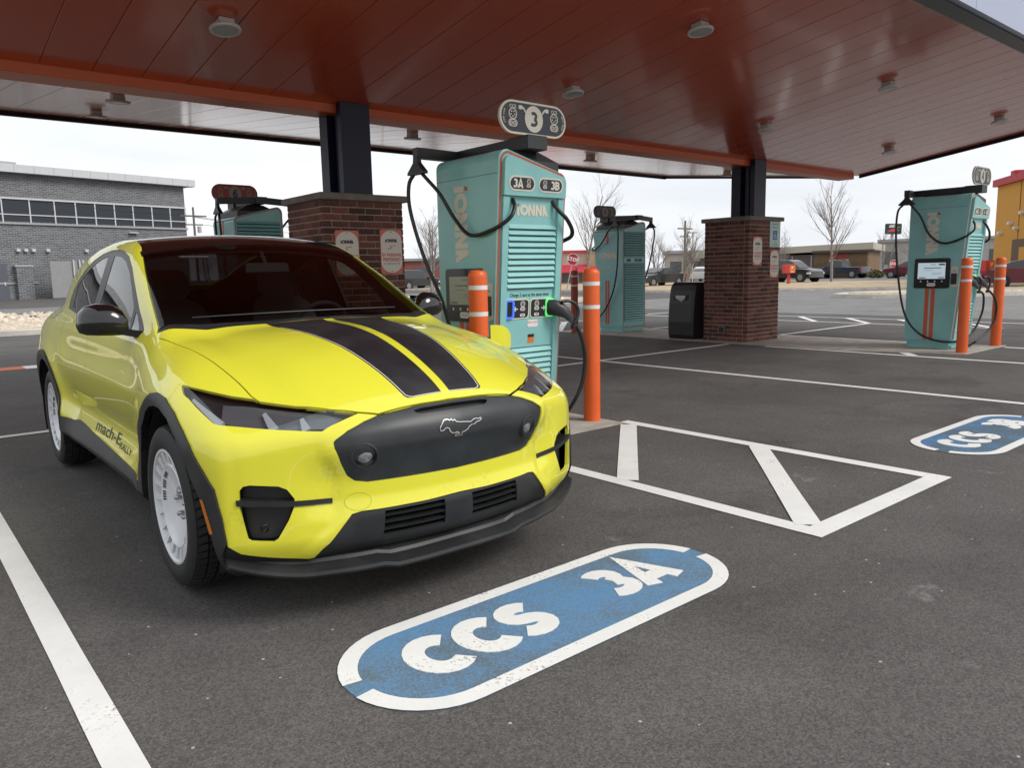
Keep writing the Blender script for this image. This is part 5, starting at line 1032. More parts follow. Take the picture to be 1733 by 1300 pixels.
# wheels
def wheel(x, s):
    t = bpy.data.objects.new('wheel', None); COL.objects.link(t); t.parent = car; t.location = (x, s * .80, .3655); k_ = s
    def L(mb, prof, n=64, **k): return mb.lathe([(r, h * k_) for r, h in prof][::k_], n, axis='y', **k)
    b = MB(); L(b, [(.225, -.11), (.30, -.122), (.338, -.112), (.347, -.09), (.347, .085), (.347, .108), (.335, .116), (.305, .126), (.275, .124), (.250, .112), (.245, .10)], 72, cap=False); ty = b.build('tyre', M_tyre, t)
    b = MB(); nb = 58
    for r_ in range(5):
        y0, y1 = -.108 + r_ * .0435, -.108 + r_ * .0435 + .038
        for i in range(nb):
            a0 = 2 * PI * (i + .12 + .25 * (r_ % 2)) / nb; a1 = 2 * PI * (i + .84 + .25 * (r_ % 2)) / nb; sk = .04 * (1 if r_ < 2 else -1)
            ro0 = .366 - (.010 if r_ in (0,) else 0) ; V = []
            for r, pad in ((.344, 0), (.3655 - (.004 if r_ in (0, 4) else 0), .0015)):
                for a, y in ((a0, y0 + pad), (a1, y0 + pad), (a1, y1 - pad), (a0, y1 - pad)): aa = a + sk * (y - y0) / .04; rr = r - (.010 if (r_ == 4 and y > .09) or (r_ == 0 and y < -.09) else 0); V.append((rr * math.cos(aa), k_ * y, rr * math.sin(aa)))
            b.add(V, [(4, 5, 6, 7), (0, 1, 5, 4), (1, 2, 6, 5), (2, 3, 7, 6), (3, 0, 4, 7)])
    o = b.build('tread', M_tyre, ty); o['kind'] = 'stuff'
    b = MB(); L(b, [(.248, .098), (.256, .106), (.254, .116), (.244, .117), (.236, .108), (.232, .075), (.230, -.10)], 64, cap=False); rim = b.build('rim', M_rim, t)
    b = MB(); L(b, [(.192, .094), (.182, .101), (.172, .096), (.150, .085), (.105, .072), (.080, .066), (.074, .052), (.045, .046), (.042, .03)], 64, cap=False); b.build('wheel_disc', M_rim, rim)
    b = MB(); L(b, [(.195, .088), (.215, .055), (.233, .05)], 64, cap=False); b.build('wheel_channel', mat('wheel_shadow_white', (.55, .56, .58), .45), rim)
    for i in range(20):                                   # spokes between disc and lip
        a = 2 * PI * i / 20; c, sn = math.cos(a), math.sin(a); V = []
        for r, y, w in ((.186, .099, .013), (.238, .110, .017), (.238, .055, .012), (.186, .06, .010)):
            for q in (-1, 1): V.append((r * c - q * w * sn, k_ * y, r * sn + q * w * c))
        b = MB(); b.add(V, [(0, 1, 3, 2), (2, 3, 5, 4), (4, 5, 7, 6), (0, 2, 4, 6), (1, 7, 5, 3)]); b.build('spoke', M_rim, rim)
    b = MB(); L(b, [(.043, .031), (0, .028)], 24, cap=False); b.build('hub_bore', M_in, rim)
    for i in range(5):
        a = 2 * PI * i / 5 + .3; b = MB(); b.lathe([(.0105, .05 * k_), (.0105, .072 * k_), (.006, .078 * k_)][::k_], 8, (.060 * math.cos(a), 0, .060 * math.sin(a)), 'y'); b.build('lug_nut', M_nut, rim)
    b = MB()
    for a0 in (0, PI):                                    # black lettering ticks round the disc rim
        for i in range(14):
            if i in (4, 9): continue
            a = a0 + 2.2 + i * .075; V = []
            for r, y in ((.152, .0875), (.168, .0955)):
                for q in (-.024, .022): V.append((r * math.cos(a + q), k_ * (y + .0015), r * math.sin(a + q)))
            b.add(V, [(0, 1, 3, 2), (2, 3, 1, 0)])
    b.build('wheel_lettering', M_ink, rim)
    b = MB(); L(b, [(.17, .02), (.17, .035), (.05, .038)], 32, cap=False); b.build('brake_disc', M_nut, t)
for x in (0, -2.984):
    for s in (-1, 1): wheel(x, s)
# cabin: floor, dash, screen, wheel, seats, mirror
b = MB(); b.box(-3.2, -.2, -.80, .80, .30, .34); b.box(-3.3, -2.7, -.72, .72, .34, .95); b.box(-.30, -.12, -.78, .78, .34, 1.02); b.build('cabin_floor', M_in, car)
b = MB(); R = []
for y in (-.76, -.5, 0, .5, .76): R.append([(-.42 - .12 * abs(y), y, .98), (-.55, y, 1.045), (-.80, y, 1.05), (-.95, y, 1.0), (-1.0, y, .90), (-.9, y, .75), (-.4, y, .75)])
b.ring_loft(R, smooth=True); b.build('dashboard', M_dash, car)
b = MB(); b.box(-1.06, -1.035, -.10, .13, .74, 1.07, .006); b.build('centre_screen', M_gloss, car)
b = MB(); ctr, ax = Vector((-1.16, .37, 1.02)), Vector((.90, 0, -.42)).normalized(); u_ = Vector((0, 1, 0)); w_ = ax.cross(u_); b.tube([ctr + (u_ * math.cos(a) + w_ * math.sin(a)) * .18 for a in [2 * PI * k / 36 for k in range(37)]], .016, 8); b.tube([ctr - u_ * .17, ctr + ax * .04, ctr + u_ * .17], .02, 6); b.tube([ctr, ctr + ax * .3], .03, 8); b.build('steering_wheel', M_dash, car)
for y in (-.37, .37):
    st = bpy.data.objects.new('seat', None); COL.objects.link(st); st.parent = car
    b = MB(); b.ring_loft([[(x + dx, y + yy * w, z) for dx, yy in ((-.07, -.8), (.05, -1), (.08, 0), (.05, 1), (-.07, .8))] for x, z, w in ((-1.55, .55, .25), (-1.62, .75, .26), (-1.72, 1.0, .25), (-1.80, 1.17, .20), (-1.82, 1.22, .12))], smooth=True); b.build('seat_back', M_seat, st)
    b = MB(); b.box(-1.60, -1.10, y - .25, y + .25, .42, .60, .05); b.build('seat_cushion', M_seat, st)
    b = MB(); b.ring_loft([[(x + dx, y + yy * w, z) for dx, yy in ((-.05, -.8), (.04, -1), (.05, 0), (.04, 1), (-.05, .8))] for x, z, w in ((-1.83, 1.22, .10), (-1.84, 1.26, .14), (-1.86, 1.36, .14), (-1.87, 1.41, .10))], smooth=True); b.build('headrest', M_seat, st)
b = MB(); b.box(-2.65, -2.45, -.62, .62, .45, 1.10, .05); b.build('rear_bench', M_seat, car)
b = MB(); b.box(-1.06, -1.03, -.13, .13, 1.37, 1.435, .012); b.tube([(-1.05, 0, 1.42), (-1.12, 0, 1.50)], .012, 6); b.build('rear_view_mirror', M_dash, car)
b = MB(); b.box(-1.14, -1.11, .26, .36, 1.475, 1.50, .004) if False else b.box(-1.20, -1.15, -.46, -.30, 1.468, 1.48, .003); b.build('sun_visor_label', mat('visor_grey', (.25, .24, .22), .6), car)
# wipers
for y0, y1 in ((-.62, -.02), (-.05, .50)):
    b = MB(); pp = []
    for k in range(9):
        y = y0 + (y1 - y0) * k / 8; x = -.345 - .15 * (abs(y) / .77) ** 2 - .02; p, ok = march(np.array([[x, y, 1.6]]), np.array([[0., 0., -1.]]), 0, .8, n=40); pp.append((x, y, p[0][2] + .005))
    b.tube(pp, .0045, 6); b.build('wiper', M_trim, car)
# open charge door on the driver side front wing
b = MB(); R = []
for k in range(9):
    a = k / 8; R.append([(-.10 + .02 * math.sin(a * PI), .945 + .15 * a, .945 + dz * (1 - .62 * a ** 3)) for dz in (-.085, -.045, 0, .05, .10)])
b.ring_loft(R, False, False, True, closed=False); b.build('charge_door', M_yel, car)
b = MB(); b.lathe([(.05, 0), (.05, .06), (.035, .09)], 16, (-.30, .90, .93), 'y'); b.build('charge_inlet', M_dark, car)
# ================================================================ across the road: buildings, signs, cars, bare trees
def frame(o, yaw):
    """axes of a wall whose outside faces the viewer: along = ex, up = Z"""
    ex = Vector((math.cos(yaw), math.sin(yaw), 0)); return Vector(o), ex
def greybrick():
    m = bpy.data.materials.new('grey_brick_wall'); m.use_nodes = True; n = m.node_tree; b = n.nodes['Principled BSDF']; L = n.links.new; t = n.nodes.new('ShaderNodeTexCoord')
    mp_ = n.nodes.new('ShaderNodeMapping'); mp_.inputs['Rotation'].default_value = (PI / 2, 0, 0); L(t.outputs['Object'], mp_.inputs[0])
    k = n.nodes.new('ShaderNodeTexBrick'); k.inputs['Color1'].default_value = (.085, .089, .097, 1); k.inputs['Color2'].default_value = (.155, .159, .170, 1); k.inputs['Mortar'].default_value = (.30, .305, .31, 1); k.inputs['Scale'].default_value = 1
    k.inputs['Brick Width'].default_value = .46; k.inputs['Row Height'].default_value = .155; k.inputs['Mortar Size'].default_value = .017; L(mp_.outputs[0], k.inputs[0]); L(k.outputs[0], b.inputs['Base Color']); b.inputs['Roughness'].default_value = .9
    bp = n.nodes.new('ShaderNodeBump'); bp.inputs['Strength'].default_value = .5; bp.inputs['Distance'].default_value = .01; bp.invert = True; L(k.outputs[1], bp.inputs['Height']); L(bp.outputs[0], b.inputs['Normal']); return m
M_gb = greybrick(); M_panel = mat('parapet_white', (.52, .53, .55), .5, var=.04); M_mull = mat('mullion_white', (.55, .55, .56), .5); M_pane = mat('office_glass', (.045, .052, .062), .22, spec=.12); M_gry = mat('gate_grey', (.26, .26, .265), .6, var=.06); M_door = mat('door_grey', (.09, .10, .12), .5); M_stone = mat('sill_stone', (.34, .34, .34), .8)
t = thing('office_building', 'two storey grey brick office building with a ribbon of windows and white parapet', 'building', (8.469, 77.509, 0), math.radians(12.88))
b = MB(); b.box(-32, 17.35, 0, 24, 0, 10.7); b.build('brick_wall', M_gb, t)
b = MB(); x = -32.2
while x < 18.0: b.box(x + .01, min(x + 1.55, 18.24) - .01, -.75, .05, 10.62, 11.28); x += 1.55
b.box(-32.2, 18.2, .05, 24.6, 10.66, 11.2); b.build('parapet', M_panel, t)
b = MB(); b.box(-12, 3.9, 4, 14, 11.2, 12.1); b.box(-2.2, 1.3, 3.9, 4.2, 12.1, 12.3); b.build('roof_plant', M_stone, t)
bars = [-9.6, -7.5, -5.4, -3.3, -1.2, .9, 3.03, 5.03, 6.80, 8.50, 10.25, 12.0, 13.85, 15.70, 17.33]
for i in range(len(bars) - 1):
    w = MB(); w.box(bars[i] + .04, bars[i + 1] - .04, -.02, .02, 6.62, 8.46); win = w.build('window', M_pane, t)
    f = MB(); f.box(bars[i] - .05, bars[i] + .05, -.09, .0, 6.52, 8.55); f.box(bars[i] + .05, bars[i + 1] - .05, -.08, -.021, 7.14, 7.22); f.build('mullion', M_mull, win)
b = MB(); b.box(-32, 17.40, -.13, -.001, 8.46, 8.60); b.box(17.24, 17.40, -.1, -.002, 6.5, 8.46); b.build('window_head', M_mull, t)
b = MB(); b.box(-32, 17.45, -.16, -.001, 6.36, 6.52); b.box(-6, 3.1, -.10, -.001, 1.32, 1.46); b.build('stone_band', M_stone, t)
b = MB(); b.box(-.95, .75, -.06, 0, 0, 3.0); d = b.build('service_door', M_door, t); b = MB(); b.box(.45, .55, -.12, -.06, 1.2, 1.5); b.lathe([(.10, -.10), (.10, -.06)], 10, (-.1, 0, 1.75), 'y'); b.build('door_handle', M_mull, d)
b = MB(); b.box(1.3, 2.55, -.55, -.002, 0, 2.75); b.build('brick_buttress', M_gb, t); b = MB(); b.box(1.2, 2.65, -.62, -.002, 2.75, 2.92); b.build('buttress_cap', M_stone, t)
for x in (1.75, 2.35, 2.95, 4.1, 7.35):
    b = MB(); b.box(x - .14, x + .14, -.28, -.001, 4.05, 4.30, .02); b.build('wall_lamp', M_panel, t)
b = MB(); b.box(11.4, 12.2, -.35, -.001, 5.86, 5.96, .02); b.build('wall_lamp', M_panel, t)
t = thing('refuse_enclosure', 'grey metal refuse enclosure with a smooth panel and ribbed gate against the office wall', 'enclosure', (8.469, 77.509, 0), math.radians(12.88))
b = MB(); b.box(3.15, 5.0, -2.6, -2.5, .05, 3.2); b.build('panel', M_gry, t)
b = MB()
for k in range(11): b.box(5.02 + k * .4, 5.38 + k * .4, -2.62 - (.06 if k % 2 else 0), -2.5, .1, 3.24)
b.build('ribbed_gate', M_gry, t); b = MB()
for x in (4.95, 5.45, 5.75): b.box(x, x + .09, -2.8, -2.66, 0, 3.3)
b.build('gate_post', M_mull, t)
# ---- restaurant with red awnings
M_tan = mat('stucco_pink_tan', (.46, .36, .30), .85, var=.1); M_awn = mat('awning_red', (.48, .03, .055), .6); M_glz = mat('shop_glass', (.10, .11, .12), .2); M_stn = mat('stone_tan', (.34, .25, .15), .9, var=.35, vscale=2.5)
t = thing('restaurant', 'low tan restaurant with red awnings and red roof edges behind charger five', 'building', (53.6, 57.6, .0), math.radians(-47.5))
b = MB(); b.box(-8, 4.3, 0, 14, 0, 3.25); b.box(-6.2, .2, -.3, 6, 0, 3.75); b.build('wall', M_tan, t)
b = MB(); b.ring_loft([[(x, -.45, 3.55 + h), (x, -.45, 3.95 + h), (x, 1, 4.25 + h), (x, 1, 3.85 + h)] for x, h in ((-6.6, -.35), (-4.8, -.05), (-3.0, .12), (-1.2, -.02), (.6, -.35))]); b.box(-8.2, 4.5, -.2, 14, 3.25, 3.5); b.build('roof_edge', M_awn, t)
for x in (-6.8, -4.4, -2.0, .4, 2.6):
    b = MB(); b.ring_loft([[(x, -.02, 2.05), (x, -1.0, 1.35), (x, -1.0, 1.25), (x, -.02, 1.25)], [(x + 2.0, -.02, 2.05), (x + 2.0, -1.0, 1.35), (x + 2.0, -1.0, 1.25), (x + 2.0, -.02, 1.25)]]); b.build('awning', M_awn, t)
    b = MB(); b.box(x + .15, x + 1.85, -.36 if x < .2 else -.05, 0, .3, 1.3); b.build('window', M_glz, t)
b = MB(); b.box(-.3, .6, -.5, .3, 0, 3.3); b.box(3.6, 4.5, -.3, .5, 0, 3.6); b.box(-6.9, -6.2, -.5, .3, 0, 3.3); b.build('stone_pier', M_stn, t)
# ---- brown restaurant with a red sign
M_brn = mat('panel_brown', (.19, .115, .06), .75, var=.15); M_par = mat('parapet_cream', (.46, .42, .34), .7); M_sgr = mat('sign_letter_red', (.55, .03, .04), .5); M_sgw = mat('sign_letter_white', (.75, .74, .7), .5); M_glr = mat('shopfront', (.11, .085, .075), .3)
t = thing('panda_building', 'brown panelled restaurant with cream parapet and a red and white wall sign', 'building', (76.9, 36.4, .1), math.radians(110)); t.name = 'brown_restaurant'
b = MB(); b.box(0, 5.0, -14, 0, 0, 2.95); b.build('panel_wall', M_brn, t)
for k in range(22): b = MB(); b.box(.05 + k * .225, .22 + k * .225, 0, .06, .15, 1.55 + .1 * ((k * 7) % 3)); b.build('batten', mat('batten_olive', (.15, .11, .05), .8), t)
b = MB(); b.box(5.0, 17, -14, -.3, 0, 2.5); b.build('shopfront', M_glr, t)
for k in range(6): b = MB(); b.box(5.3 + k * 1.9, 5.38 + k * 1.9, -.3, -.22, 0, 2.4); b.build('mullion', M_mull, t)
b = MB(); b.ring_loft([[(x, -14, z0), (x, .35, z0), (x, .35, z1), (x, -14, z1)] for x, z0, z1 in ((-.5, 2.85, 3.55), (5, 2.75, 3.42), (17.5, 2.45, 3.1))]); b.build('parapet', M_par, t)
b = MB(); b.box(-.6, 5.2, -.1, .5, 2.62, 2.86); b.build('eaves', mat('eaves_brown', (.08, .06, .045), .7), t)
b = MB(); text_mesh(b, 'PANDA', (2.65, .08, 2.22), -X, Z, .52, 0, .03); b.build('sign_lettering', M_sgr, t)
b = MB(); b.box(1.75, 3.55, .06, .1, 1.72, 1.92); b.build('sign_strip', M_sgw, t); b = MB(); text_mesh(b, 'EXPRESS', (2.65, .105, 1.82), -X, Z, .19, 0, .02, squeeze=1.9); b.build('sign_lettering', M_sgr, t)
b = MB(); text_mesh(b, 'PANDA', (14.2, .40, 2.82), -X, Z, .5, 0, .03); text_mesh(b, 'EXPRESS', (11.6, .40, 2.85), -X, Z, .4, 0, .02); b.build('parapet_lettering', M_sgr, t)
# ---- ochre building
M_och = mat('stucco_ochre', (.52, .265, .045), .85, var=.06); M_par2 = mat('parapet_red', (.40, .02, .03), .6)
t = thing('ochre_building', 'ochre stucco building with a red parapet at the right behind charger four', 'building', (58.9, 19.3, .1), math.radians(216.1))
b = MB(); b.box(0, 22, 0, 12, 0, 6.3); b.build('wall', M_och, t)
b = MB(); b.box(-.25, 22, -.25, 12, 6.3, 6.75); b.build('parapet', M_par2, t); b = MB(); b.box(.9, 1.6, .4, 5, 6.75, 7.2); b.box(1.6, 6, .5, .6, 6.95, 7.05); b.box(5.9, 6, .5, .6, 6.75, 6.95); b.build('roof_rail', M_par2, t)
b = MB(); b.box(4.0, 4.06, -.03, 0, .2, 6.3); b.build('wall_joint', mat('joint_brown', (.2, .1, .03), .8), t)
b = MB(); b.box(3.3, 8.5, -.06, 0, 0, 2.7); b.build('service_opening', mat('opening_brown', (.10, .06, .04), .7), t); b = MB(); b.box(4.6, 8.5, -.1, -.061, 0, 2.2); b.build('door', M_och, t)
for x, z in ((1.25, 3.2), (2.9, 3.75), (4.7, 4.3), (3.9, 3.4)): b = MB(); b.box(x - .17, x + .17, -.25, 0, z - .1, z + .1, .03); b.build('wall_lamp', M_mull, t)
# ---- low red-brick block and far roofs on the skyline
M_rb = mat('far_brick', (.27, .10, .08), .9, var=.1); M_far = mat('far_wall', (.40, .38, .35), .9, var=.1)
def block(name, label, o, yaw, L_, D_, H_, m, roof=None, nw=6):
    t = thing(name, label, 'building', (*o, .0), math.radians(yaw)); b = MB(); b.box(0, L_, 0, D_, 0, H_); b.build('wall', m, t)
    b = MB(); b.box(-.2, L_ + .2, -.3, D_, H_, H_ + .35); b.build('roof_edge', roof or M_stone, t)
    for k in range(nw): b = MB(); b.box(L_ * (k + .25) / nw, L_ * (k + .75) / nw, -.04, 0, H_ * .35, H_ * .72); b.build('window', M_glz, t)
block('brick_shop', 'low red brick shop far behind the bare tree left of charger three', (52, 96), -40, 22, 10, 3.3, M_rb)
block('far_shop', 'pale low shop seen far off between the pole sign and charger four', (98, 45), -65, 14, 10, 4.2, M_far, None, 5)
block('tan_shop', 'tan low shop half hidden by bare trees right of charger five', (72, 58), -52, 13, 10, 3.2, M_par, None, 5)
# ---- signs
M_stop = mat('stop_red', (.42, .015, .03), .45); M_post = mat('galvanised_post', (.42, .41, .40), .5)
def stop_sign(o, h, label, lean=0, R=.38, face=230):
    t = thing('stop_sign', label, 'sign', o); t.rotation_euler = (0, lean, math.radians(face - 270)); b = MB(); b.box(-.035, .035, -.02, .02, 0, h + .1); b.build('post', M_post, t)
    oc = lambda r: [(r * math.cos(PI / 8 + k * PI / 4), r * math.sin(PI / 8 + k * PI / 4)) for k in range(8)]
    b = MB(); b.prism(oc(R), (0, -.022, h), X, Z, .01); b.build('border', M_sgw, t); b = MB(); b.prism(oc(R * .93), (0, -.033, h), X, Z, .003); b.build('plate', M_stop, t); b = MB(); letters(b, 'STOP', (0, -.037, h), X, Z, R * .68, .002, 0, .2, .03); b.build('lettering', M_sgw, t)
stop_sign((34.75, 36.0, .1), 2.1, 'red STOP sign on a leaning pole in the gravel bed', math.radians(12), .40, 226)
stop_sign((77.7, 34.2, .15), 1.35, 'distant red STOP sign beside the maroon hatchback', 0, .42, 245)
M_kr = mat('kiosk_red', (.50, .045, .035), .5); M_ko = mat('kiosk_orange', (.72, .20, .02), .5)
def kiosk(o, label, face):
    t = thing('directional_sign', label, 'sign', o, math.radians(face - 270)); b = MB(); b.box(-.09, .09, -.06, .06, 0, .95); b.build('post', M_kr, t); b = MB(); b.box(-.42, .42, -.22, .22, .82, 1.45, .02); b.build('cabinet', M_kr, t)
    b = MB(); b.box(-.05, .36, -.226, -.2205, .98, 1.38); b.build('face_panel', M_ko, t); b = MB(); ribbon(b, [(.10, 1.15), (.15, 1.28), (.20, 1.28)], .07, (0, -.2265, 0), X, Z, .004); b.box(-.0, .3, -.231, -.227, .90, .96); b.build('arrow', M_sgw, t)
kiosk((51.5, 30.1, .1), 'red drive-through arrow sign right of the far brick pier, in front of the black SUV', 240); kiosk((44.5, 14.9, .05), 'red drive-through arrow sign behind the rightmost bollards', 262)
t = thing('pole_sign', 'black roadside pole sign with a red chili pepper on tall steel post', 'sign', (118.8, 52.7, 0), math.radians(250 - 270))
b = MB(); b.box(-.18, .18, -.1, .1, 0, 6.0); b.build('post', M_post, t); b = MB(); b.prism(rrect(-1.45, 1.45, 5.95, 7.5, .15), (0, -.12, 0), X, Z, .24, -.1); b.build('cabinet', mat('sign_black', (.012, .012, .013), .5), t)
b = MB(); text_mesh(b, "chili's", (-.35, -.365, 7.12), X, Z, .62, 0, .03); b.build('lettering', M_sgw, t)
b = MB(); R = [Vector((-1.2 + 1.9 * k / 8, -.365, 6.35 + .10 * math.sin(k * .5) + .35 * (k / 8) ** 2)) for k in range(9)]; w = [.02, .10, .16, .19, .20, .19, .17, .13, .05]; b.add([tuple(R[k] + Z * w[k] * s) for k in range(9) for s in (-1, 1)], [(2 * k, 2 * k + 2, 2 * k + 3, 2 * k + 1) for k in range(8)]); b.build('pepper', M_sgr, t)
b = MB(); ribbon(b, arc(.85, 6.75, .28, .26, 30, 300, 12), .10, (0, -.36, 0), X, Z, .004); b.build('leaf', mat('sign_green', (.12, .30, .04), .5), t)
# ---- poles
def pole(o, h, label, arms=True):
    t = thing('utility_pole', label, 'pole', o); b = MB(); b.tube([(0, 0, 0), (0, 0, h)], [.15, .10], 8); b.build('shaft', mat('pole_wood', (.17, .15, .13), .9), t)
    if arms:
        b = MB(); b.box(-1.2, 1.2, -.06, .06, h - .9, h - .76); b.box(-.8, .8, -.06, .06, h - 1.7, h - 1.58); b.build('crossarm', mat('pole_wood', (.17, .15, .13), .9), t)
        b = MB(); b.lathe([(.2, 0), (.2, .6)], 10, (.4, -.2, h - 2.4)); b.build('transformer', M_post, t)
    return t
pole((24.5, 76.2, 0), 8.2, 'wooden utility pole beside the grey office building'); pole((66, 50.5, 0), 6.4, 'wooden utility pole among the bare trees right of charger five')
t = thing('overhead_wires', 'thin overhead wires running behind the office building', 'wires', (24.5, 76.2, 7.4)); b = MB()
for k, dz in enumerate((0, -.15, -.8)): b.tube([(-.8 + k * .8, 0, dz), (8, 6, dz - .25), (16, 12, dz + .1)], .02, 4)
b.tube([(.8, 0, -.1), (-6, -1, .1), (-14, -2, .6)], .02, 4); b.build('wire', M_trim, t)
def lamp_post(o, h, label):
    t = thing('street_lamp', label, 'street lamp', o); b = MB(); b.tube([(0, 0, 0), (0, 0, h)], .07, 6); b.build('post', M_post, t); b = MB(); b.box(-.55, .55, -.15, .15, h, h + .12); b.build('lamp_head', M_post, t)
lamp_post((58, 43.5, 0), 4.6, 'thin parking lot lamp left of the far brick pier'); lamp_post((36.5, 62, 0), 5.4, 'parking lot lamp behind the bare tree left of charger three')
t = thing('traffic_signal', 'small yellow traffic signal hanging left of charger three', 'traffic light', (36.0, 66, 0)); b = MB(); b.tube([(0, 0, 0), (0, 0, 3.6)], .08, 6); b.build('post', M_post, t); b = MB(); b.box(-.2, .2, -.15, .15, 2.6, 3.7, .03); b.build('housing', mat('signal_yellow', (.45, .30, .03), .5), t)
for k in range(3): b = MB(); b.lathe([(.11, -.2), (.11, -.151)], 10, (0, 0, 2.85 + k * .32), 'y'); b.build('lens', M_trim, t)
# ---- parked cars
M_cg = mat('far_car_glass', (.02, .022, .025), .08, spec=.8); M_hub = mat('far_car_wheel', (.35, .35, .36), .35, metal=.6); M_tl = mat('tail_red', (.40, .01, .02), .3); M_hd = mat('head_clear', (.6, .6, .6), .2)
PROF = {'sedan': ([(-2.3, .28), (-2.33, .70), (-2.25, .98), (-1.55, 1.04), (1.1, .98), (2.05, .84), (2.30, .66), (2.32, .28)], [(-1.75, 1.02), (-1.05, 1.36), (-.5, 1.45), (.1, 1.43), (.95, 1.0)]),
        'suv': ([(-2.5, .38), (-2.52, .85), (-2.45, 1.12), (1.2, 1.12), (2.2, 1.02), (2.45, .85), (2.48, .38)], [(-2.42, 1.10), (-2.25, 1.72), (-1.6, 1.80), (.2, 1.78), (.55, 1.68), (1.25, 1.10)]),
        'pickup': ([(-2.8, .45), (-2.82, .95), (-2.75, 1.12), (1.3, 1.12), (2.4, 1.05), (2.65, .85), (2.66, .42)], [(-.75, 1.10), (-.65, 1.70), (-.3, 1.78), (.55, 1.76), (1.3, 1.10)]),
        'hatch': ([(-2.0, .32), (-2.05, .75), (-1.98, 1.05), (1.0, 1.02), (1.95, .88), (2.18, .68), (2.2, .32)], [(-1.95, 1.03), (-1.7, 1.40), (-1.2, 1.54), (-.1, 1.54), (.25, 1.47), (1.15, 1.0)])}
def far_car(kind, o, yaw, col, label, z0=.17):
    """yaw: direction the nose points"""
    t = thing('parked_car', label, 'car', (*o, z0), math.radians(yaw), 'cars parked across the road'); lowp, cab = PROF[kind]; m = mat('far_paint_%d' % len(bpy.data.materials), col, .25, coat=.7, coat_rough=.05); W = .93
    b = MB()
    ctr = [(x, .68 + (z - .68)) for x, z in lowp]
    b.ring_loft([[(x * .985, y, z if z < .5 else z - dz) for x, z in lowp] for y, dz in ((-W + .05, .05), (-W, 0), (W, 0), (W - .05, .05))] if False else [[(x * k, y, .3 + (z - .3) * q) for x, z in lowp] for y, k, q in ((-W, .955, .93), (-W + .06, .985, .985), (-.5, 1, 1), (.5, 1, 1), (W - .06, .985, .985), (W, .955, .93))], smooth=True)
    b.build('body', m, t)
    b = MB(); cx = sum(p[0] for p in cab) / len(cab); b.ring_loft([[(cx + (x - cx) * k, y + sgn * (-.20) * max(0, (z - 1.0)) / .75, z - d) for x, z in cab] for y, k, d, sgn in ((-W + .06, .97, .015, -1), (-W + .14, 1, 0, -1), (W - .14, 1, 0, 1), (W - .06, .97, .015, 1))]); b.build('cabin', m, t)
    for s in (-1, 1):
        inner = [(cx + (x - cx) * .84, 1.06 + (z - 1.0) * .80 if z > 1.2 else 1.06) for x, z in cab]; n = len(inner)
        b = MB(); b.add([(x, s * (W - .052 - .20 * max(0, z - 1.0) / .75), z) for x, z in inner], [tuple(range(n)) if s < 0 else tuple(range(n))[::-1]]); b.build('side_window', M_cg, t)
    for (a, c2) in ((cab[-1], cab[-2]), (cab[0], cab[1])):
        fx = 1 if a[0] > cx else -1; b = MB(); b.add([(a[0] + fx * .012, -.68, a[1] + .05), (a[0] + fx * .012, .68, a[1] + .05), (c2[0] + fx * .015, .56, c2[1] - .03), (c2[0] + fx * .015, -.56, c2[1] - .03)], [(0, 1, 2, 3) if fx > 0 else (3, 2, 1, 0)]); b.build('windscreen', M_cg, t)
    wr = .34 if kind in ('sedan', 'hatch') else .40
    for x in (lowp[0][0] + .92, lowp[-1][0] - .90):
        for s in (-1, 1):
            w = bpy.data.objects.new('wheel', None); COL.objects.link(w); w.parent = t; w.location = (x, s * (W - .10), wr)
            b = MB(); b.lathe([(wr * .6, -.11), (wr, -.09), (wr, .09), (wr * .62, .125)][::1], 20, axis='y'); b.build('tyre', M_tyre, w); b = MB(); b.lathe([(wr * .60, s * .128), (wr * .2, s * .132)], 14, axis='y')
            for k in range(5): a = 2 * PI * k / 5; b.box(0, 0, 0, 0, 0, 0) if False else b.add([(wr * r * math.cos(a + q), s * .135, wr * r * math.sin(a + q)) for r, q in ((.12, -.5), (.6, -.16), (.6, .16), (.12, .5))], [(0, 1, 2, 3), (3, 2, 1, 0)])
            b.build('rim', M_hub, w)
            b = MB(); b.lathe([(wr * 1.13, s * .02), (wr * 1.13, s * .1015)], 20, axis='y'); b.build('wheel_arch', M_trim, w)
    for s in (-1, 1):
        b = MB(); x0 = lowp[1][0]; b.box(x0 - .012, x0 + .25, s * (W - .03) - .09, s * (W - .03) + .035, .74, .92, .01); b.build('tail_light', M_tl, t); x1 = lowp[-2][0]; b = MB(); b.box(x1 - .30, x1 - .02, s * (W - .10) - .12, s * (W - .10) + .09, .64, .78, .01); b.build('headlight', M_hd, t)
        b = MB(); b.box(.75, .93, s * (W + .05) - .1, s * (W + .05) + .1, 1.0, 1.12, .02); b.build('door_mirror', M_trim, t)
far_car('sedan', (47.2, 38.7), 180 - 4, (.014, .015, .017), 'dark grey sedan with silver wheels behind charger five', .10)
far_car('suv', (57.3, 33.3), -97, (.010, .010, .011), 'black SUV with steel wheels right of the far brick pier', .15)
far_car('pickup', (73.6, 37.6), 86, (.014, .018, .035), 'dark blue pickup truck behind the tall bare tree')
far_car('hatch', (71.9, 30.2), 98, (.115, .010, .018), 'maroon hatchback partly behind the looping cable of charger four')
far_car('sedan', (45.6, 13.0), -73, (.13, .012, .022), 'maroon sedan at the right edge behind the outer bollard', .05)
far_car('suv', (38.6, 60.0), 10, (.02, .022, .025), 'dark SUV far behind the driver side mirror', .02)
far_car('sedan', (44.5, 70.5), 15, (.55, .55, .56), 'white sedan far off below the bare tree by charger three', .02)
far_car('hatch', (82, 33.5), 60, (.55, .55, .54), 'white car far off left of the maroon hatchback', .15)
far_car('sedan', (64, 46.5), 20, (.50, .49, .47), 'pale car far off right of the dark grey sedan', .15)
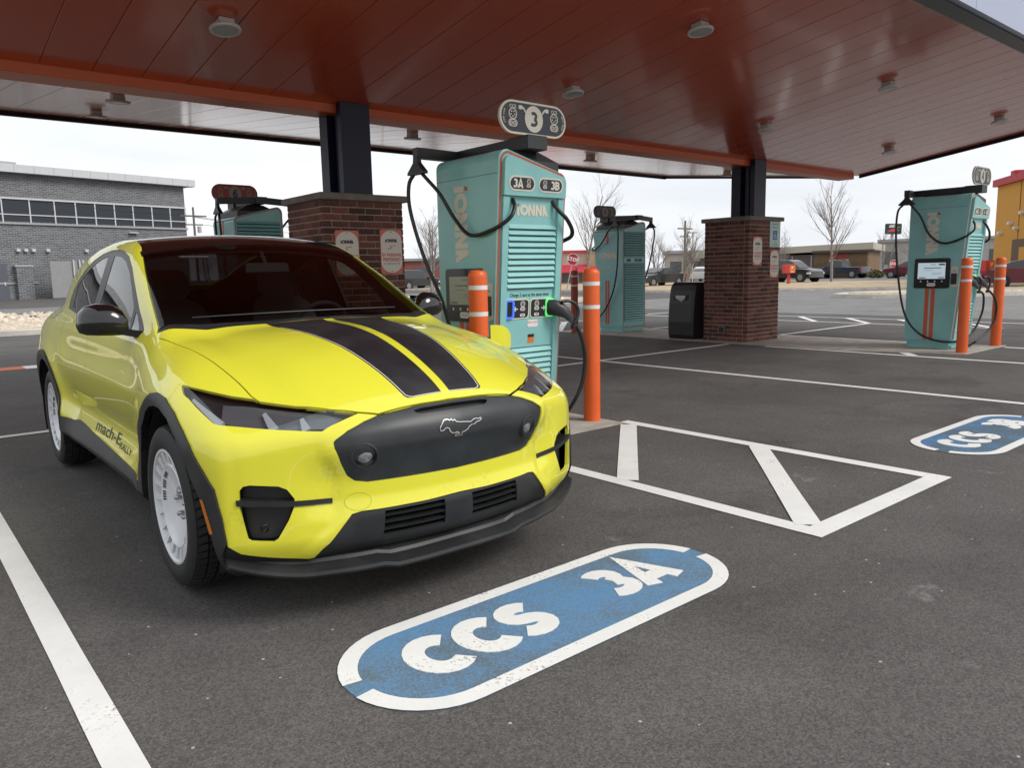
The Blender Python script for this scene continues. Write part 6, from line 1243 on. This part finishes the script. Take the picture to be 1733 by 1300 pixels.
# ---- bare trees and a shrub
M_bark = mat('bark_grey', (.25, .22, .20), .9, var=.25, vscale=6); M_twig = mat('twig_grey', (.22, .19, .17), .9)
def tree(o, h, spread, seed, label, trunk_r=.11, lean=0, n1=15, multi=1):
    rnd = random.Random(seed); t = thing('bare_tree', label, 'tree', o, 0, 'bare winter trees beyond the lot'); tr = MB(); cr = MB()
    def grow(mb, p, d, L_, r, lev):
        pts = [p]; rr = [r]; q = p.copy(); dd = d.copy(); ns = 4
        for k in range(ns):
            dd = (dd + Vector((rnd.uniform(-1, 1), rnd.uniform(-1, 1), rnd.uniform(-.3, .8))) * (.10 + .03 * lev)).normalized(); q = q + dd * L_ / ns; pts.append(q.copy()); rr.append(r * (1 - .72 * (k + 1) / ns))
        mb.tube(pts, rr, 5 if lev == 0 else (4 if lev == 1 else 3), cap=False)
        if lev < 3:
            for k in range({0: n1, 1: 7, 2: 4}[lev]):
                f = rnd.uniform(.22 if lev == 0 else .15, 1.0); i = min(ns - 1, int(f * ns)); bp_ = pts[i].lerp(pts[i + 1], f * ns - i); az = rnd.uniform(0, 2 * PI); el = rnd.uniform(.5, 1.05) if lev == 0 else rnd.uniform(.3, .9)
                ax = dd.cross(Vector((math.cos(az), math.sin(az), .3))).normalized(); nd = (dd * math.cos(el) + ax * math.sin(el) * spread + Z * .25).normalized()
                grow(cr, bp_, nd, L_ * (rnd.uniform(.38, .6) * (1.15 - .55 * f)), max(.0035, r * (.42 - .24 * f)), lev + 1)
    for m in range(multi):
        a = rnd.uniform(0, 6.28); grow(tr, Vector((.3 * (m > 0) * math.cos(a), .3 * (m > 0) * math.sin(a), 0)), (Z + Vector((lean + .25 * (m > 0) * math.cos(a), .25 * (m > 0) * math.sin(a), 0))).normalized(), h * .88 * (1 - .12 * m), trunk_r, 0)
    tr.build('trunk', M_bark, t); cr.build('crown', M_twig, t)
tree((44.0, 43.2, .1), 8.2, 1.0, 3, 'tall bare tree rising left of charger five behind the STOP sign', .13, .05, 17)
tree((31.0, 46.0, .1), 6.0, 1.15, 5, 'bare tree between the near brick pier and charger three', .10, 0, 16, 3)
tree((47.8, 36.7, .1), 4.9, 1.1, 8, 'slender bare tree just left of the far brick pier', .09, 0, 15, 2)
tree((52.5, 43.5, .1), 4.6, 1.1, 9, 'low bare tree behind the dark grey sedan', .08, 0, 14, 3)
tree((50.5, 36.0, .1), 3.4, 1.2, 21, 'small twiggy tree nearest the black waste bin', .06, 0, 14, 3)
tree((58.5, 30.5, .15), 7.6, .72, 12, 'large bare tree in front of the brown restaurant', .12, 0, 24, 1)
tree((70.0, 41.5, .1), 4.4, 1.2, 14, 'bare tree between the black SUV and the brown restaurant', .08, 0, 14, 3)
tree((78.0, 35.3, .15), 4.6, 1.1, 17, 'thin bare tree beside the pole sign', .08, 0, 14, 2)
tree((86.0, 36.0, .1), 5.4, 1.1, 23, 'bare tree under the pole sign left of charger four', .09, 0, 14, 2)
tree((24.6, 73.0, .0), 4.8, 1.2, 31, 'small bare tree by the corner of the office building', .08, 0, 12, 2)
tree((75.0, 27.0, .15), 5.0, 1.1, 33, 'bare tree peeking out between charger four and the ochre building', .08, 0, 13, 2)
tree((62.0, 21.5, .15), 1.6, 1.3, 35, 'low twiggy shrub against the ochre building', .05, 0, 12, 4)
t = thing('shrub', 'round dry green shrub on the verge left of the maroon hatchback', 'shrub', (67.5, 31.2, .17)); b = MB(); rnd = random.Random(4)
for k in range(700):
    a, e, r = rnd.uniform(0, 2 * PI), rnd.uniform(-.2, 1.5), rnd.uniform(.35, 1); p = Vector((math.cos(a) * math.cos(e) * .75, math.sin(a) * math.cos(e) * .75, .35 + .5 * math.sin(e))) * r; u = Vector((rnd.gauss(0, 1), rnd.gauss(0, 1), rnd.gauss(0, 1))).normalized() * .09; v = u.cross(Vector((rnd.gauss(0, 1), rnd.gauss(0, 1), rnd.gauss(0, 1)))).normalized() * .05
    b.add([p - u, p + v, p + u, p - v], [(0, 1, 2, 3)])
b.build('foliage', mat('shrub_green', (.085, .085, .03), .9, var=.4, vscale=8), t)
